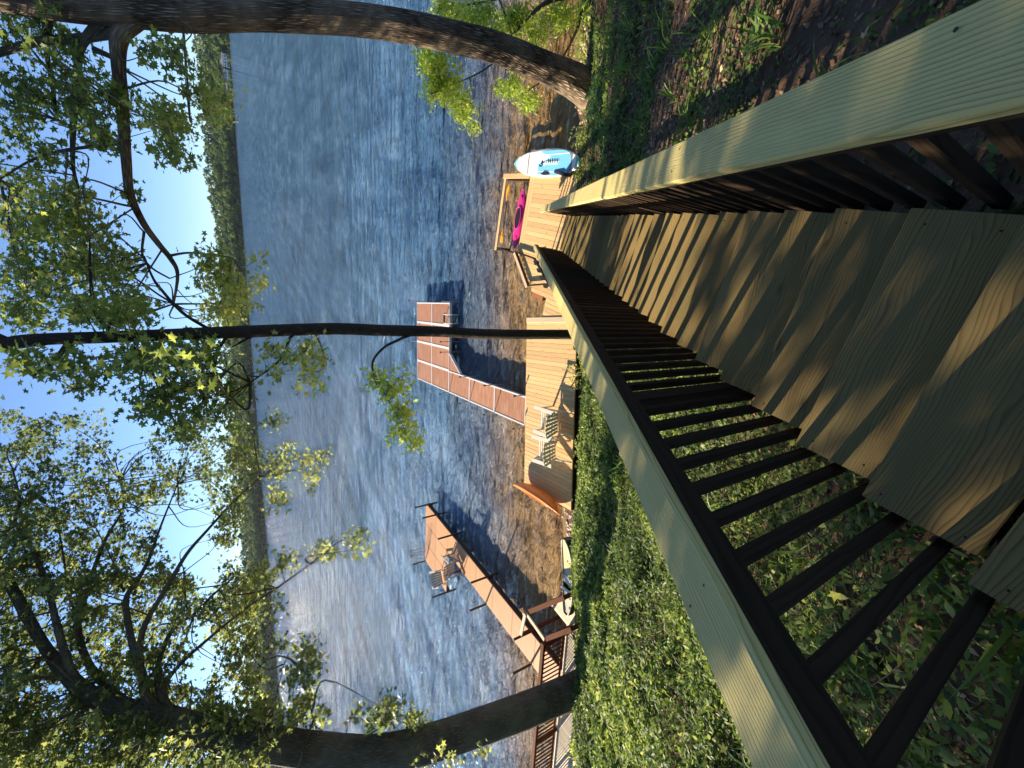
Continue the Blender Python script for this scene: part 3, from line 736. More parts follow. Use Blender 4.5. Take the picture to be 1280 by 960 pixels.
# ------------------------------------------------------------------ boats and boards
def hull_mesh(name, L, W, H, mat, rocker=.08, n=26, m=14, pw=.55, deckH=.06, top_only=False, bot=True):
    """kayak-like closed hull along local X"""
    V = []; Fc = []
    for i in range(n+1):
        u = -1+2*i/n; w_ = W/2*max(0, 1-abs(u)**2.2)**pw+.004; zc_ = rocker*abs(u)**3
        for j in range(m):
            a = 2*math.pi*j/m; y = math.cos(a)*w_; z = math.sin(a)
            z = z*(deckH if z > 0 else H)*(max(.12, 1-abs(u)**3)); V.append((u*L/2, y, z+zc_))
    for i in range(n):
        for j in range(m): j2 = (j+1) % m; Fc.append((i*m+j, i*m+j2, (i+1)*m+j2, (i+1)*m+j))
    Fc.append(tuple(range(m))); Fc.append(tuple(range((n+1)*m-1, n*m-1, -1)))
    return mesh(name, V, Fc, mat, True)
def ellring(cx, a, b, r_, z, mat, name='cockpit_rim', seg=28):
    P = [(cx+a*math.cos(t_), b*math.sin(t_), z) for t_ in np.linspace(0, 2*math.pi, seg)]
    V, Fc = tube(P, [r_]*seg, 6, False); return mesh(name, V, Fc, mat, True)
def disc(cx, a, b, z, mat, name, seg=28, p=2., y0=0.):
    V = [(cx+a*np.sign(math.cos(t_))*abs(math.cos(t_))**(2/p), y0+b*np.sign(math.sin(t_))*abs(math.sin(t_))**(2/p), z) for t_ in np.linspace(0, 2*math.pi, seg, endpoint=False)]
    V2 = [(x, y, zz-.006) for x, y, zz in V]; n = len(V)
    return mesh(name, V+V2, [tuple(range(n)), tuple(range(2*n-1, n-1, -1))]+[(i, i+n, (i+1) % n+n, (i+1) % n) for i in range(n)], mat)

# paddle board
sup = thing('paddle_board', 'white and light blue paddle board lying beside the deck', 'paddle board', (1.62, 11.57, .62), R(90))
sup.rotation_euler = (R(-4), 0, R(91.))
Ls, Ws = 3.24, .76
def supw(u): return Ws/2*max(0, 1-abs(u)**2.6)**.62
n = 40; V = []; Fc = []
for zz, k in ((-.13, .86), (-.06, 1.), (0.0, 1.), (.018, .93)):
    for i in range(2*n):
        u = -1+2*i/n if i <= n else 1-2*(i-n)/n; sg = 1 if i <= n else -1; V.append((u*Ls/2*(.99 if k < 1 else 1), sg*supw(u)*k, zz+.10*max(0, u)**3))
for q in range(3):
    for i in range(2*n): j = (i+1) % (2*n); Fc.append((q*2*n+i, q*2*n+j, (q+1)*2*n+j, (q+1)*2*n+i))
Fc.append(tuple(range(3*2*n, 4*2*n))); Fc.append(tuple(range(2*n-1, -1, -1)))
Fc = [tuple(reversed(f)) for f in Fc]
link('shell', mesh('shell', V, Fc, M['white'], False), sup)
def strip(name, u0, u1, mat, z=.0215, k=.9, bow=0., y0=-1, y1=1):
    V = []; m = 12; 
    for i in range(m+1):
        f = y0+(y1-y0)*i/m
        for u in (u0, u1): uu = u+bow*(1-f*f); V.append((uu*Ls/2, f*supw(uu)*k, z+.10*max(0, uu)**3+.002))
    n_ = len(V); V += [(x, y, zz-.006) for x, y, zz in V]; Fc = [(2*i, 2*i+1, 2*i+3, 2*i+2) for i in range(m)]
    Fc += [(2*i+n_, 2*i+2+n_, 2*i+3+n_, 2*i+1+n_) for i in range(m)]
    link(name, mesh(name, V, Fc, mat), sup)
strip('grey_band', .50, .54, M['gunmetal'], .022, .92, .02); strip('grey_band', .34, .41, M['gunmetal'], .022, .93, .02)  # flat grey bands across the board
strip('grey_band', -.80, -.70, M['gunmetal'], .022, .9)
strip('teal_band', .86, .93, M['teal'], .024, .9, .04); strip('blue_band', .76, .80, M['skyblue'], .023, .9, .04); strip('blue_band', .68, .70, M['skyblue'], .023, .9, .04)
strip('teal_band', -.97, -.90, M['teal'], .022, .9)
pad = link('pad', disc(-.32, .94, .33, .029, M['skyblue'], 'pad', 40, 3.2), sup)
for yy in (-.20, .22):
    V = [(-1.15, yy*1.15-.012, .033), (.6, yy-.012, .033), (.6, yy+.012, .033), (-1.15, yy*1.15+.012, .033)]; link('pad_groove', mesh('pad_groove', V, [(0, 1, 2, 3)], M['white']), pad)
# printed emblem and script on the pad
V, Fc = tube([(.17+.10*math.cos(a), .02+.075*math.sin(a), .036) for a in np.linspace(.3, 4.6, 12)], [.012]*12, 6); link('emblem', mesh('emblem', V, Fc, M['navy']), pad)
link('emblem', disc(.12, .07, .045, .038, M['navy'], 'emblem', 12), pad)
pts = []
for i in range(60): q = i/59; pts.append((-.08-.62*q, .0+.045*math.sin(q*36)+(.03 if .3 < q < .35 else 0), .037))
V, Fc = tube(pts, [.011]*60, 5); link('script_lettering', mesh('script_lettering', V, Fc, M['white']), pad)
V, Fc = tube([(x-.01, y-.06, z-.001) for x, y, z in pts], [.006]*60, 5); link('script_shadow', mesh('script_shadow', V, Fc, M['navy']), pad)
for a in np.linspace(0, math.pi, 4, endpoint=False): V, Fc = tube([(-.03+.09*math.cos(a), .01+.09*math.sin(a), .038), (-.03-.09*math.cos(a), .01-.09*math.sin(a), .038)], [.007]*2, 5); link('star', mesh('star', V, Fc, M['white']), pad)
V = [(-1.62, -.005, .0), (-1.95, -.03, -.02), (-1.98, .1, .02), (-1.86, .16, .10), (-1.66, .06, .06)]; V += [(x, y, z-.02) for x, y, z in V]
link('leash_cuff', mesh('leash_cuff', V, [(0, 1, 2, 3, 4), (9, 8, 7, 6, 5)]+[(i, i+5, (i+1) % 5+5, (i+1) % 5) for i in range(5)], M['teal']), sup)

# rolled mat / black gear between board and deck
gear = thing('black_gear_bag', 'black bag squeezed between the paddle board and the deck edge', 'bag', (1.42, 11.2, DECK))
def lump(name, c, s_, mat, parent, seed=1, n=10):
    V = []; Fc = []
    for i in range(n+1):
        th = math.pi*i/n
        for j in range(2*n):
            ph_ = math.pi*j/n; d_ = np.array([math.sin(th)*math.cos(ph_), math.sin(th)*math.sin(ph_), math.cos(th)])
            r_ = 1+.25*math.sin(3*d_[0]*2+seed)*math.cos(4*d_[1]+seed)+.12*math.sin(9*d_[2]+seed*2); V.append(np.array(c)+d_*np.array(s_)*r_)
    for i in range(n):
        for j in range(2*n): j2 = (j+1) % (2*n); Fc.append((i*2*n+j, (i+1)*2*n+j, (i+1)*2*n+j2, i*2*n+j2))
    return place(name, mesh(name, V, Fc, mat, True), parent)
lump('body', (1.33, 11.45, DECK+.06), (.05, .22, .06), M['black'], gear, 2)
V, Fc = tube([(1.40, 11.0, DECK+.06), (1.34, 10.6, DECK+.10), (1.30, 10.25, DECK+.06)], [.05, .06, .04], 8); place('strap', mesh('strap', V, Fc, M['black'], True), gear)

# magenta kayak in the slip
pk = thing('pink_kayak', 'bright magenta kayak floating in the slip of the deck', 'kayak', (-.08, 13.02, .27), 0)
pk.rotation_euler = (R(10), 0, R(1))
link('hull', hull_mesh('hull', 1.95, .44, .16, M['pink'], .05, deckH=.09), pk)
link('cockpit', disc(.05, .34, .12, .098, M['black'], 'cockpit'), pk); link('cockpit_rim', ellring(.05, .36, .135, .018, .095, M['pink']), pk)
for xx in (-.62, .66): link('hatch', disc(xx, .08, .07, .092, M['pink'], 'hatch'), pk)
# paddle on the far board
pd = thing('kayak_paddle', 'double kayak paddle with orange blades resting along the slip', 'paddle', (0, 13.72, DECK), 0)
pa, pb = at_z(635.5, 250, DECK+.03), at_z(631, 284, DECK+.03)
dirp = (pb-pa)/np.linalg.norm(pb-pa)
ta, tb = at_z(636.5, 231, DECK+.02), at_z(627, 304, DECK+.02)
V, Fc = tube([ta+(tb-ta)*.12, tb+(ta-tb)*.12], [.016, .016], 8); place('shaft', mesh('shaft', V, Fc, M['black']), pd)
for e0, e1 in ((ta, ta+(tb-ta)*.27), (tb, tb+(ta-tb)*.27)):
    x = (e1-e0); L = np.linalg.norm(x); x = x/L; y = np.array([-x[1], x[0], 0]); V = []
    prof2 = [(0, .03), (.08, .085), (.25, .11), (.5, .10), (.75, .06), (1., .018)]
    for s_, w_ in prof2: V += [e0+x*L*s_+y*w_+[0, 0, .02], e0+x*L*s_+[0, 0, -.005], e0+x*L*s_-y*w_+[0, 0, .02]]
    n_ = len(V); V += [v-np.array([0, 0, .012]) for v in V]; Fc = []
    for i in range(5):
        for j in range(2): q = i*3+j; Fc += [(q, q+1, q+4, q+3), (q+n_, q+3+n_, q+4+n_, q+1+n_)]
        Fc += [(i*3, i*3+3, i*3+3+n_, i*3+n_), (i*3+2, i*3+2+n_, i*3+5+n_, i*3+5)]
    place('blade', mesh('blade', V, Fc, M['paddleorange'], True), pd)

# orange kayak on its edge at the deck end
ka = at_z(646, 603, DECK+.25); kb = at_z(705, 638, DECK+.2); kc = (ka+kb)/2; kr = math.atan2(kb[1]-ka[1], kb[0]-ka[0]); kl = float(np.linalg.norm(kb-ka))
ok = thing('orange_kayak', 'orange and yellow kayak tilted on its side at the left end of the deck', 'kayak', (kc[0], kc[1], DECK+.30), 0)
ok.rotation_euler = (R(58), 0, kr)
link('hull', hull_mesh('hull', kl+.05, .66, .24, M['orange'], .12, deckH=.10), ok)
V = []; Fc = []; m_ = 24
for i in range(m_+1):
    u = -.86+1.72*i/m_; w_ = .31*max(0, 1-abs(u)**2.2)**.55
    for f, zz in ((-.99, -.03), (-.80, -.15)): V.append((u*kl/2, f*w_*1.04, zz*max(.12, 1-abs(u)**3)*1.06+.12*abs(u)**3))
for i in range(m_): Fc.append((2*i, 2*i+1, 2*i+3, 2*i+2))
link('yellow_stripe', mesh('yellow_stripe', V, Fc, M['yellow'], True), ok)
link('seat_well', disc(.0, .75, .19, .098, M['yellow'], 'seat_well'), ok); link('cockpit_rim', ellring(0, .78, .21, .02, .095, M['orange']), ok)
link('hatch', disc(.95, .11, .08, .085, M['black'], 'hatch'), ok)

# green canoe on the bank
ca = at_z(711, 673, .75); cb = at_z(715, 765, .6); cc = (ca+cb)/2; cr_ = math.atan2(cb[1]-ca[1], cb[0]-ca[0]); cl = float(np.linalg.norm(cb-ca))
cn_ = thing('rowing_boat', 'narrow green boat with tan deck boards pulled up on the shore', 'boat', (cc[0], cc[1], .66), 0)
cn_.rotation_euler = (R(8), R(2), cr_)
n = 24; m = 9; V = []; Fc = []
for i in range(n+1):
    u = -1+2*i/n; w_ = .27*max(.0, 1-max(0, abs(u)-.25)**2.6*1.75)**.6; k_ = .10*abs(u)**3
    for j in range(m): a = math.pi*j/(m-1); V.append((u*cl/2, math.cos(a)*max(w_, .10), -.30*math.sin(a)**.6+k_+.12))
for i in range(n):
    for j in range(m-1): Fc.append((i*m+j, i*m+j+1, (i+1)*m+j+1, (i+1)*m+j))
Fc += [tuple(range(m)), tuple(range((n+1)*m-1, n*m-1, -1))]
link('hull', mesh('hull', V, Fc, M['hullgreen'], True), cn_)
def boatdeck(u0, u1, z, mat, name, k=.93):
    V = []; m = 10
    for i in range(m+1):
        u = u0+(u1-u0)*i/m; w_ = max(.27*max(0, 1-max(0, abs(u)-.25)**2.6*1.75)**.6, .1)*k; zz = z+.10*abs(u)**3; V += [(u*cl/2, -w_, zz), (u*cl/2, w_, zz)]
    n_ = len(V); V += [(x, y, q-.02) for x, y, q in V]
    Fc = [(2*i, 2*i+2, 2*i+3, 2*i+1) for i in range(m)]+[(2*i+n_, 2*i+1+n_, 2*i+3+n_, 2*i+2+n_) for i in range(m)]+[(0, 1, 1+n_, n_), (2*m, 2*m+n_, 2*m+1+n_, 2*m+1)]
    link(name, mesh(name, V, Fc, mat), cn_)
boatdeck(-.97, .0, .10, M['tan'], 'fore_deck'); boatdeck(0.02, .22, .115, M['cream'], 'seat'); boatdeck(.40, .97, .10, M['cream'], 'aft_deck'); boatdeck(.22, .40, -.06, M['black'], 'well_shadow', .8)  # black strip carries the shadow in the hull notch as colour
for sg in (-1, 1):
    P = []
    for i in range(21): u = -1+2*i/20; w_ = max(.27*max(0, 1-max(0, abs(u)-.25)**2.6*1.75)**.6, .1); P.append((u*cl/2, sg*w_, .128+.10*abs(u)**3))
    V, Fc = tube(P, [.018]*21, 6); link('gunwale', mesh('gunwale', V, Fc, M['cream'], True), cn_)
board('thwart', Vector((cc[0], cc[1], .83))+Vector((math.cos(cr_)*.42-math.sin(cr_)*.27, math.sin(cr_)*.42+math.cos(cr_)*.27, 0)), Vector((cc[0], cc[1], .83))+Vector((math.cos(cr_)*.42+math.sin(cr_)*.27, math.sin(cr_)*.42-math.cos(cr_)*.27, 0)), .09, .02, M['alu'], cn_)

# stones along the waterline
P = []
V = []; Fc = []
for k in range(520):
    x = rng.uniform(-12.2, -7.2) if k < 330 else rng.uniform(1.4, 9); y = np.interp(x, TX, TY)+rng.normal(.25, .28); s_ = rng.uniform(.025, .10); z = float(ground(x, y))
    st = len(V); q = rng.normal(size=(8, 3))*.12
    base = np.array([(a_, b_, c_) for c_ in (-.4, .5) for a_, b_ in ((-1, -1), (1, -1), (1, 1), (-1, 1))])*.55
    for v in base+q: V.append(np.array([x, y, z+s_*.2])+v*s_*np.array([1.2, .9, .7]))
    Fc += [tuple(i+st for i in f) for f in ((3, 2, 1, 0), (4, 5, 6, 7), (0, 1, 5, 4), (1, 2, 6, 5), (2, 3, 7, 6), (3, 0, 4, 7))]
tag(link('shore_stones', mesh('shore_stones', V, Fc, M['stone'], True)), 'small brown stones scattered along the waterline', 'stones', kind='stuff')

# ------------------------------------------------------------------ trees
def trunk_part(name, path, mat, parent, seg=18, rough=.0, n=6):
    sp = smooth_path(path, n); V, Fc, UV = tube(sp[:, :3], np.maximum(sp[:, 3], .004), seg, True, rough, uvs=True)
    me = mesh(name, V, Fc, mat, True); a = me.attributes.new('buv', 'FLOAT_VECTOR', 'POINT'); a.data.foreach_set('vector', np.array(UV, np.float32).ravel())
    return place(name, me, parent), sp
def limb_pts(lst, base):
    """(px, py, radius, depth offset) -> world path"""
    return [(*at_plane(x, y, base, off), r_) for x, y, r_, off in lst]
def twigs_and_leaves(tree, base, anchors, blobs, leafm, barkm, size=.12, kind='maple', per=13, droop=.15, twlen=.55, spread=1.4, mult=1.7):
    """blobs: (px, py, rx, ry, twigs, depth, var). Each twig grows off a small branch that ties back to the nearest anchor."""
    A = np.vstack(anchors)[:, :3]
    TV = []; TF = []; LP = []; LN = []; LS = []; LV = []
    def addtube(pts, rad, seg=4):
        st = len(TV); V, Fc = tube(pts, rad, seg, False); TV.extend(V); TF.extend([tuple(i+st for i in f) for f in Fc])
    for (bx, by, rx, ry, nt_, off, vb) in blobs:
        cen = at_plane(bx, by, base, off)
        nsub = max(1, nt_//7)
        sub = []
        for q in range(nsub):
            a_ = rng.uniform(0, 6.28); r_ = math.sqrt(rng.uniform(0, 1))*.8
            c = at_plane(bx+math.cos(a_)*r_*rx, by+math.sin(a_)*r_*ry, base, off+rng.normal(0, spread))
            dist = np.linalg.norm(A-c, axis=1); j = int(np.argmin(dist)); an = A[j]
            if dist[j] < 3.2:
                mid = (an+c)/2+rng.normal(0, .16, 3)*dist[j]+np.array([0, 0, .08*dist[j]])
                sp = smooth_path([(*an, .008+.006*dist[j]), (*mid, .006+.003*dist[j]), (*c, .005)], 5)
                addtube(sp[:, :3], sp[:, 3], 5)
            sub.append(c)
        for q in range(nt_):
            a_ = rng.uniform(0, 6.28); r_ = math.sqrt(rng.uniform(0, 1)); o_ = sub[q % nsub]
            c = at_plane(bx+math.cos(a_)*r_*rx, by+math.sin(a_)*r_*ry, base, off+rng.normal(0, spread*.8))
            dv_ = c-o_; dl = np.linalg.norm(dv_)
            if dl > 1.6: o_ = c-dv_/dl*1.2*rng.uniform(.6, 1)
            m_ = (o_+c)/2+rng.normal(0, .06, 3); addtube([o_, m_, c], [.006, .005, .003], 3)
            dd_ = (c-o_)/(np.linalg.norm(c-o_)+1e-6); k = max(5, int(per*rng.uniform(.6, 1.4)*mult))
            tt = rng.uniform(.1, 1.25, k)
            lp = o_+(c-o_)*tt[:, None]+rng.normal(0, .10+.02*twlen, (k, 3))+np.array([0, 0, -droop])*rng.uniform(0, 1, (k, 1))
            LP.append(lp); nn_ = rng.normal(0, .55, (k, 3)); nn_[:, 2] += .75; LN.append(nn_); LS.append(rng.uniform(.7, 1.3, k)*size*1.12)
            LV.append(np.clip(rng.normal(vb, .16, k), 0, 1))
    place('twigs', mesh('twigs', TV, TF, barkm, True), tree)['kind'] = 'stuff'
    me = leaves('foliage', np.vstack(LP), np.vstack(LN), np.concatenate(LS), leafm, kind, np.concatenate(LV))
    place('foliage', me, tree)['kind'] = 'stuff'
    return sum(len(a) for a in LP)

# tree A: stout leaning trunk on the right of the scene
bA = at_z(737, 116, .45)
tA = thing('leaning_tree', 'stout tree with deeply furrowed bark leaning out beside the shaded slope', 'tree', tuple(bA))
pA = limb_pts([(752, 122, 0.558, 0), (735, 113, 0.437, 0), (715, 101, 0.391, 0), (680, 84, 0.320, 0), (620, 60, 0.300, 0), (560, 44, 0.284, 0), (500, 31, 0.272, 0), (440, 23, 0.264, 0), (380, 19, 0.256, 0), (300, 17, 0.252, 0), (220, 17, 0.248, 0), (160, 14, 0.232, 0), (100, 12, 0.184, 0), (40, 6, 0.160, 0), (-60, -10, 0.136, 0), (-160, -20, 0.096, .3)], bA)
_, spA = trunk_part('trunk', pA, M['barkA'], tA, 40, .10, 10)
limbsA = [
 [(170, 22, .16, 0), (150, 45, .13, -.1), (148, 80, .10, -.2), (152, 120, .095, -.3), (155, 160, .088, -.4), (158, 200, .08, -.4), (163, 243, .07, -.5), (180, 280, .062, -.5), (200, 307, .055, -.5), (213, 323, .05, -.5), (222, 343, .035, -.5), (217, 380, .02, -.5)],
 [(130, 25, .10, 0), (102, 57, .06, .2), (96, 100, .055, .3), (92, 150, .05, .4), (91, 180, .04, .4), (92, 212, .03, .4), (100, 240, .018, .4)],
 [(150, 38, .10, 0), (125, 44, .075, .1), (100, 48, .07, .2), (50, 52, .062, .2), (0, 66, .055, .3), (-60, 84, .04, .4)],
 [(150, 178, .045, -.4), (125, 182, .03, -.4), (80, 188, .025, -.5), (40, 200, .02, -.6), (0, 224, .012, -.8)],
 [(118, 62, .05, .1), (140, 72, .04, -.1), (150, 84, .05, -.2)],
 [(210, 320, .03, -.5), (235, 316, .022, -.5), (262, 318, .018, -.6), (290, 322, .01, -.7)],
 [(180, 290, .025, -.5), (178, 318, .022, -.4), (190, 335, .02, -.4), (212, 348, .018, -.4)],
 [(60, 10, .08, 0), (58, 60, .04, .6), (66, 110, .03, .8), (72, 150, .02, 1.0)]]
ancA = [spA[60:]]
for L_ in limbsA: _, s_ = trunk_part('limb', limb_pts(L_, bA), M['barkA'] if L_[0][2] > .12 else M['barkC'], tA, 12, .05, 5); ancA.append(s_)
blA = [(30, 110, 40, 40, 26, .6, .25), (70, 60, 40, 22, 20, .8, .4), (85, 130, 30, 50, 34, .5, .3), (130, 130, 24, 45, 20, .2, .35),
 (125, 175, 28, 20, 14, 0, .35), (20, 160, 25, 30, 12, 1, .3), (60, 190, 30, 20, 12, .3, .3), (190, 68, 18, 16, 8, -.3, .4), (205, 60, 20, 14, 7, -.3, .4), (190, 145, 26, 26, 24, -.3, .7),
 (215, 160, 24, 22, 16, -.3, .7), (205, 190, 30, 16, 10, -.3, .4), (225, 90, 10, 18, 5, -.3, .4), (268, 130, 18, 26, 16, -.4, .85), (245, 120, 12, 16, 5, -.4, .6),
 (25, 260, 40, 50, 40, .2, .55), (75, 270, 42, 46, 52, 0, .7), (110, 310, 44, 48, 52, -.2, .6), (60, 340, 50, 40, 40, 0, .45), (20, 350, 30, 40, 26, .2, .4),
 (140, 350, 36, 40, 30, -.2, .5), (165, 390, 34, 22, 20, -.3, .45), (110, 385, 40, 24, 20, -.1, .5), (40, 395, 44, 24, 24, 0, .35), (15, 300, 20, 50, 14, .3, .5), (150, 240, 10, 10, 3, 0, .4),
 (268, 345, 26, 34, 30, -.6, .5), (275, 385, 26, 26, 34, -.6, .85), (300, 370, 16, 30, 16, -.7, .8), (250, 320, 12, 14, 5, -.6, .4), (317, 325, 5, 5, 2, -.7, .9), (325, 352, 7, 8, 3, -.7, .9),
 (10, 30, 20, 30, 14, 1, .3), (45, 15, 14, 14, 6, 1, .3), (-60, 60, 60, 80, 40, 1, .3), (-60, 220, 60, 90, 50, .8, .4), (-70, 360, 60, 60, 30, .5, .4)]
nl = twigs_and_leaves(tA, bA, ancA, blA, M['leafA'], M['barkC'], .115, mult=1.2)

# tree B: thin straight trunk in the middle
bB = at_z(715, 418, .85)
tB = thing('slender_tree', 'slender tree with one straight dark trunk rising past the deck', 'tree', tuple(bB))
pB = limb_pts([(728, 418, 0.152, 0), (712, 418, 0.132, 0), (650, 418, 0.124, 0), (600, 417, 0.120, 0), (540, 414, 0.120, 0), (480, 413, 0.120, 0), (420, 411, 0.116, 0), (350, 413, 0.112, 0), (280, 416, 0.106, 0), (200, 419, 0.096, 0), (120, 422, 0.092, 0), (60, 424, 0.088, 0), (20, 428, 0.096, 0), (-30, 436, 0.068, 0), (-140, 445, 0.048, 0)], bB)
_, spB = trunk_part('trunk', pB, M['barkB'], tB, 20, .05, 10)
limbsB = [
 [(90, 424, .05, 0), (70, 448, .03, -.1), (42, 470, .015, -.2)],
 [(10, 428, .07, 0), (-15, 415, .05, 0), (-50, 395, .04, .1)],
 [(145, 420, .04, 0), (125, 400, .03, .3), (117, 383, .028, .4), (113, 345, .02, .6), (112, 300, .012, .8)],
 [(268, 414, .035, 0), (257, 409, .028, .1), (227, 390, .025, .2), (200, 360, .022, .3), (190, 345, .018, .3), (180, 320, .014, .4)],
 [(180, 424, .035, 0), (181, 440, .03, .1), (190, 465, .022, .3), (205, 500, .015, .4)],
 [(285, 418, .03, 0), (272, 440, .022, 0), (268, 465, .014, 0)],
 [(330, 414, .03, 0), (306, 425, .02, 0), (290, 434, .012, 0)],
 [(378, 413, .032, 0), (363, 422, .026, -.1), (350, 450, .02, -.2), (313, 478, .011, -.3)],
 [(512, 419, .035, 0), (500, 424, .03, -.1), (478, 436, .026, -.2), (465, 458, .02, -.3), (480, 490, .013, -.35), (505, 535, .008, -.4)]]
ancB = [spB]
for L_ in limbsB: _, s_ = trunk_part('limb', limb_pts(L_, bB), M['barkB'], tB, 8, .04, 5); ancB.append(s_)
blB = [(30, 455, 26, 12, 10, 0, .3), (75, 455, 26, 20, 12, 0, .3), (100, 475, 22, 16, 10, 0, .3), (150, 450, 30, 18, 18, 0, .45), (180, 445, 26, 26, 18, 0, .65), (225, 450, 26, 22, 20, 0, .45),
 (215, 490, 30, 26, 26, .2, .35), (180, 500, 26, 24, 20, .2, .35), (250, 480, 22, 26, 18, 0, .35), (285, 490, 20, 24, 16, 0, .45), (250, 440, 20, 18, 10, 0, .4), (260, 520, 20, 18, 12, .2, .35), (215, 530, 24, 18, 14, .2, .3),
 (85, 385, 26, 16, 12, .3, .5), (160, 385, 20, 20, 12, .2, .45), (145, 395, 30, 12, 14, .2, .6),
 (372, 440, 22, 18, 9, -.1, .75), (385, 470, 14, 18, 9, -.2, .75), (395, 440, 8, 14, 4, -.2, .7), (330, 440, 12, 10, 4, 0, .5), (335, 465, 10, 8, 3, -.2, .6)]
twigs_and_leaves(tB, bB, ancB, blB, M['leafA'], M['barkB'], .108, mult=1.2)
sprB = [(467, 472, 10, 14, 10, -.3, .5), (480, 492, 12, 14, 13, -.3, .6), (495, 515, 13, 14, 12, -.35, .6), (500, 545, 12, 12, 10, -.4, .6), (520, 555, 10, 8, 8, -.4, .7), (500, 475, 10, 8, 4, -.3, .6), (508, 520, 9, 12, 6, -.3, .8), (495, 490, 7, 6, 3, -.3, .6)]
twigs_and_leaves(tB, bB, ancB[-1:], sprB, M['leafY'], M['barkB'], .10, 'maple', 12, .08, .3, .35, 1.3)

# tree C: big backlit tree on the left of the scene
bC = at_z(724, 862, .8)
tC = thing('spreading_tree', 'big backlit tree with wide spreading limbs beside the brown landing', 'tree', tuple(bC))
pC = limb_pts([(745, 852, .62, 0), (725, 861, .50, 0), (700, 870, .44, 0), (640, 894, .42, 0), (562, 922, .40, 0), (490, 941, .385, 0), (430, 943, .37, 0), (367, 934, .35, 0), (300, 922, .33, 0), (240, 908, .27, 0), (192, 893, .23, 0), (146, 884, .19, 0), (108, 866, .155, 0), (83, 843, .13, 0), (54, 806, .10, 0), (17, 739, .10, .2), (-10, 690, .07, .4), (-60, 620, .04, .6)], bC)
_, spC = trunk_part('trunk', pC, M['barkC'], tC, 32, .07, 10)
limbsC = [
 [(205, 897, 0.133, 0), (183, 872, 0.101, -.2), (179, 847, 0.086, -.3), (167, 810, 0.074, -.4), (160, 777, 0.066, -.5), (158, 747, 0.058, -.5), (171, 727, 0.051, -.5), (187, 697, 0.039, -.6), (200, 660, 0.027, -.6), (222, 605, 0.014, -.7)],
 [(175, 835, 0.078, -.3), (175, 805, 0.066, -.5), (183, 777, 0.058, -.7), (208, 735, 0.051, -.9), (233, 693, 0.043, -1.1), (258, 664, 0.035, -1.3), (292, 627, 0.026, -1.5), (325, 597, 0.014, -1.7)],
 [(205, 880, 0.078, 0), (196, 847, 0.062, .1), (204, 810, 0.055, .2), (221, 781, 0.047, .3), (242, 768, 0.041, .4), (267, 743, 0.031, .4), (296, 718, 0.016, .5)],
 [(215, 890, 0.070, 0), (205, 862, 0.047, -.2), (225, 831, 0.039, -.4), (267, 793, 0.034, -.7), (308, 760, 0.027, -.9), (346, 735, 0.020, -1.1), (387, 706, 0.010, -1.3)],
 [(175, 893, 0.125, 0), (150, 872, 0.086, .2), (121, 845, 0.078, .3), (104, 814, 0.070, .4), (98, 777, 0.062, .5), (112, 727, 0.053, .6), (133, 672, 0.041, .7), (154, 635, 0.027, .8), (150, 600, 0.016, .9)],
 [(90, 848, 0.094, 0), (76, 800, 0.070, -.2), (67, 764, 0.062, -.3), (58, 727, 0.055, -.4), (37, 681, 0.043, -.5), (19, 652, 0.035, -.5), (25, 627, 0.027, -.5), (17, 590, 0.016, -.6)],
 [(98, 790, 0.039, .5), (88, 750, 0.031, .6), (80, 700, 0.023, .7), (70, 640, 0.016, .9)],
 [(60, 815, 0.047, 0), (45, 830, 0.039, .4), (20, 860, 0.027, .7), (0, 900, 0.016, 1.)],
 [(235, 770, 0.023, .3), (232, 745, 0.017, .3), (230, 715, 0.012, .3)],
 [(155, 740, 0.023, -.5), (140, 700, 0.017, -.4), (120, 660, 0.012, -.4)],
 [(338, 925, 0.023, 0), (342, 885, 0.012, -.4), (355, 830, 0.007, -.7)],
 [(402, 936, 0.023, 0), (392, 900, 0.012, -.5), (380, 850, 0.009, -.8), (378, 820, 0.006, -.9)]]
ancC = [spC[60:]]
for L_ in limbsC: _, s_ = trunk_part('limb', limb_pts(L_, bC), M['barkC'], tC, 10, .04, 5); ancC.append(s_)
blC = []
def fill(x0, x1, y0, y1, step, dens, off, vb, skip=()):
    for yy in np.arange(y0, y1, step):
        for xx in np.arange(x0, x1, step):
            if any((xx+step/2-a)**2/c**2+(yy+step/2-b)**2/d**2 < 1 for a, b, c, d in skip): continue
            blC.append((xx+step/2+rng.uniform(-6, 6), yy+step/2+rng.uniform(-6, 6), step*.62, step*.62, max(2, int(dens*rng.uniform(.4, 1.5))), off+rng.uniform(-1, 1), float(np.clip(vb+rng.normal(0, .14), 0, 1))))
gaps = [(215, 655, 22, 32), (235, 700, 30, 22), (160, 545, 46, 22), (130, 600, 10, 10), (262, 665, 10, 40), (255, 815, 26, 30), (275, 870, 20, 20), (240, 840, 22, 14), (70, 500, 90, 14), (250, 740, 18, 14), (160, 665, 12, 14)]
fill(-40, 290, 520, 720, 28, 12, .5, .25, gaps); fill(-40, 300, 720, 960, 28, 14, 1.2, .32, gaps)
fill(-40, 240, 900, 1010, 28, 10, .5, .5); fill(-160, -40, 480, 1000, 46, 16, .3, .3)
fill(240, 310, 930, 1000, 28, 7, .6, .4)
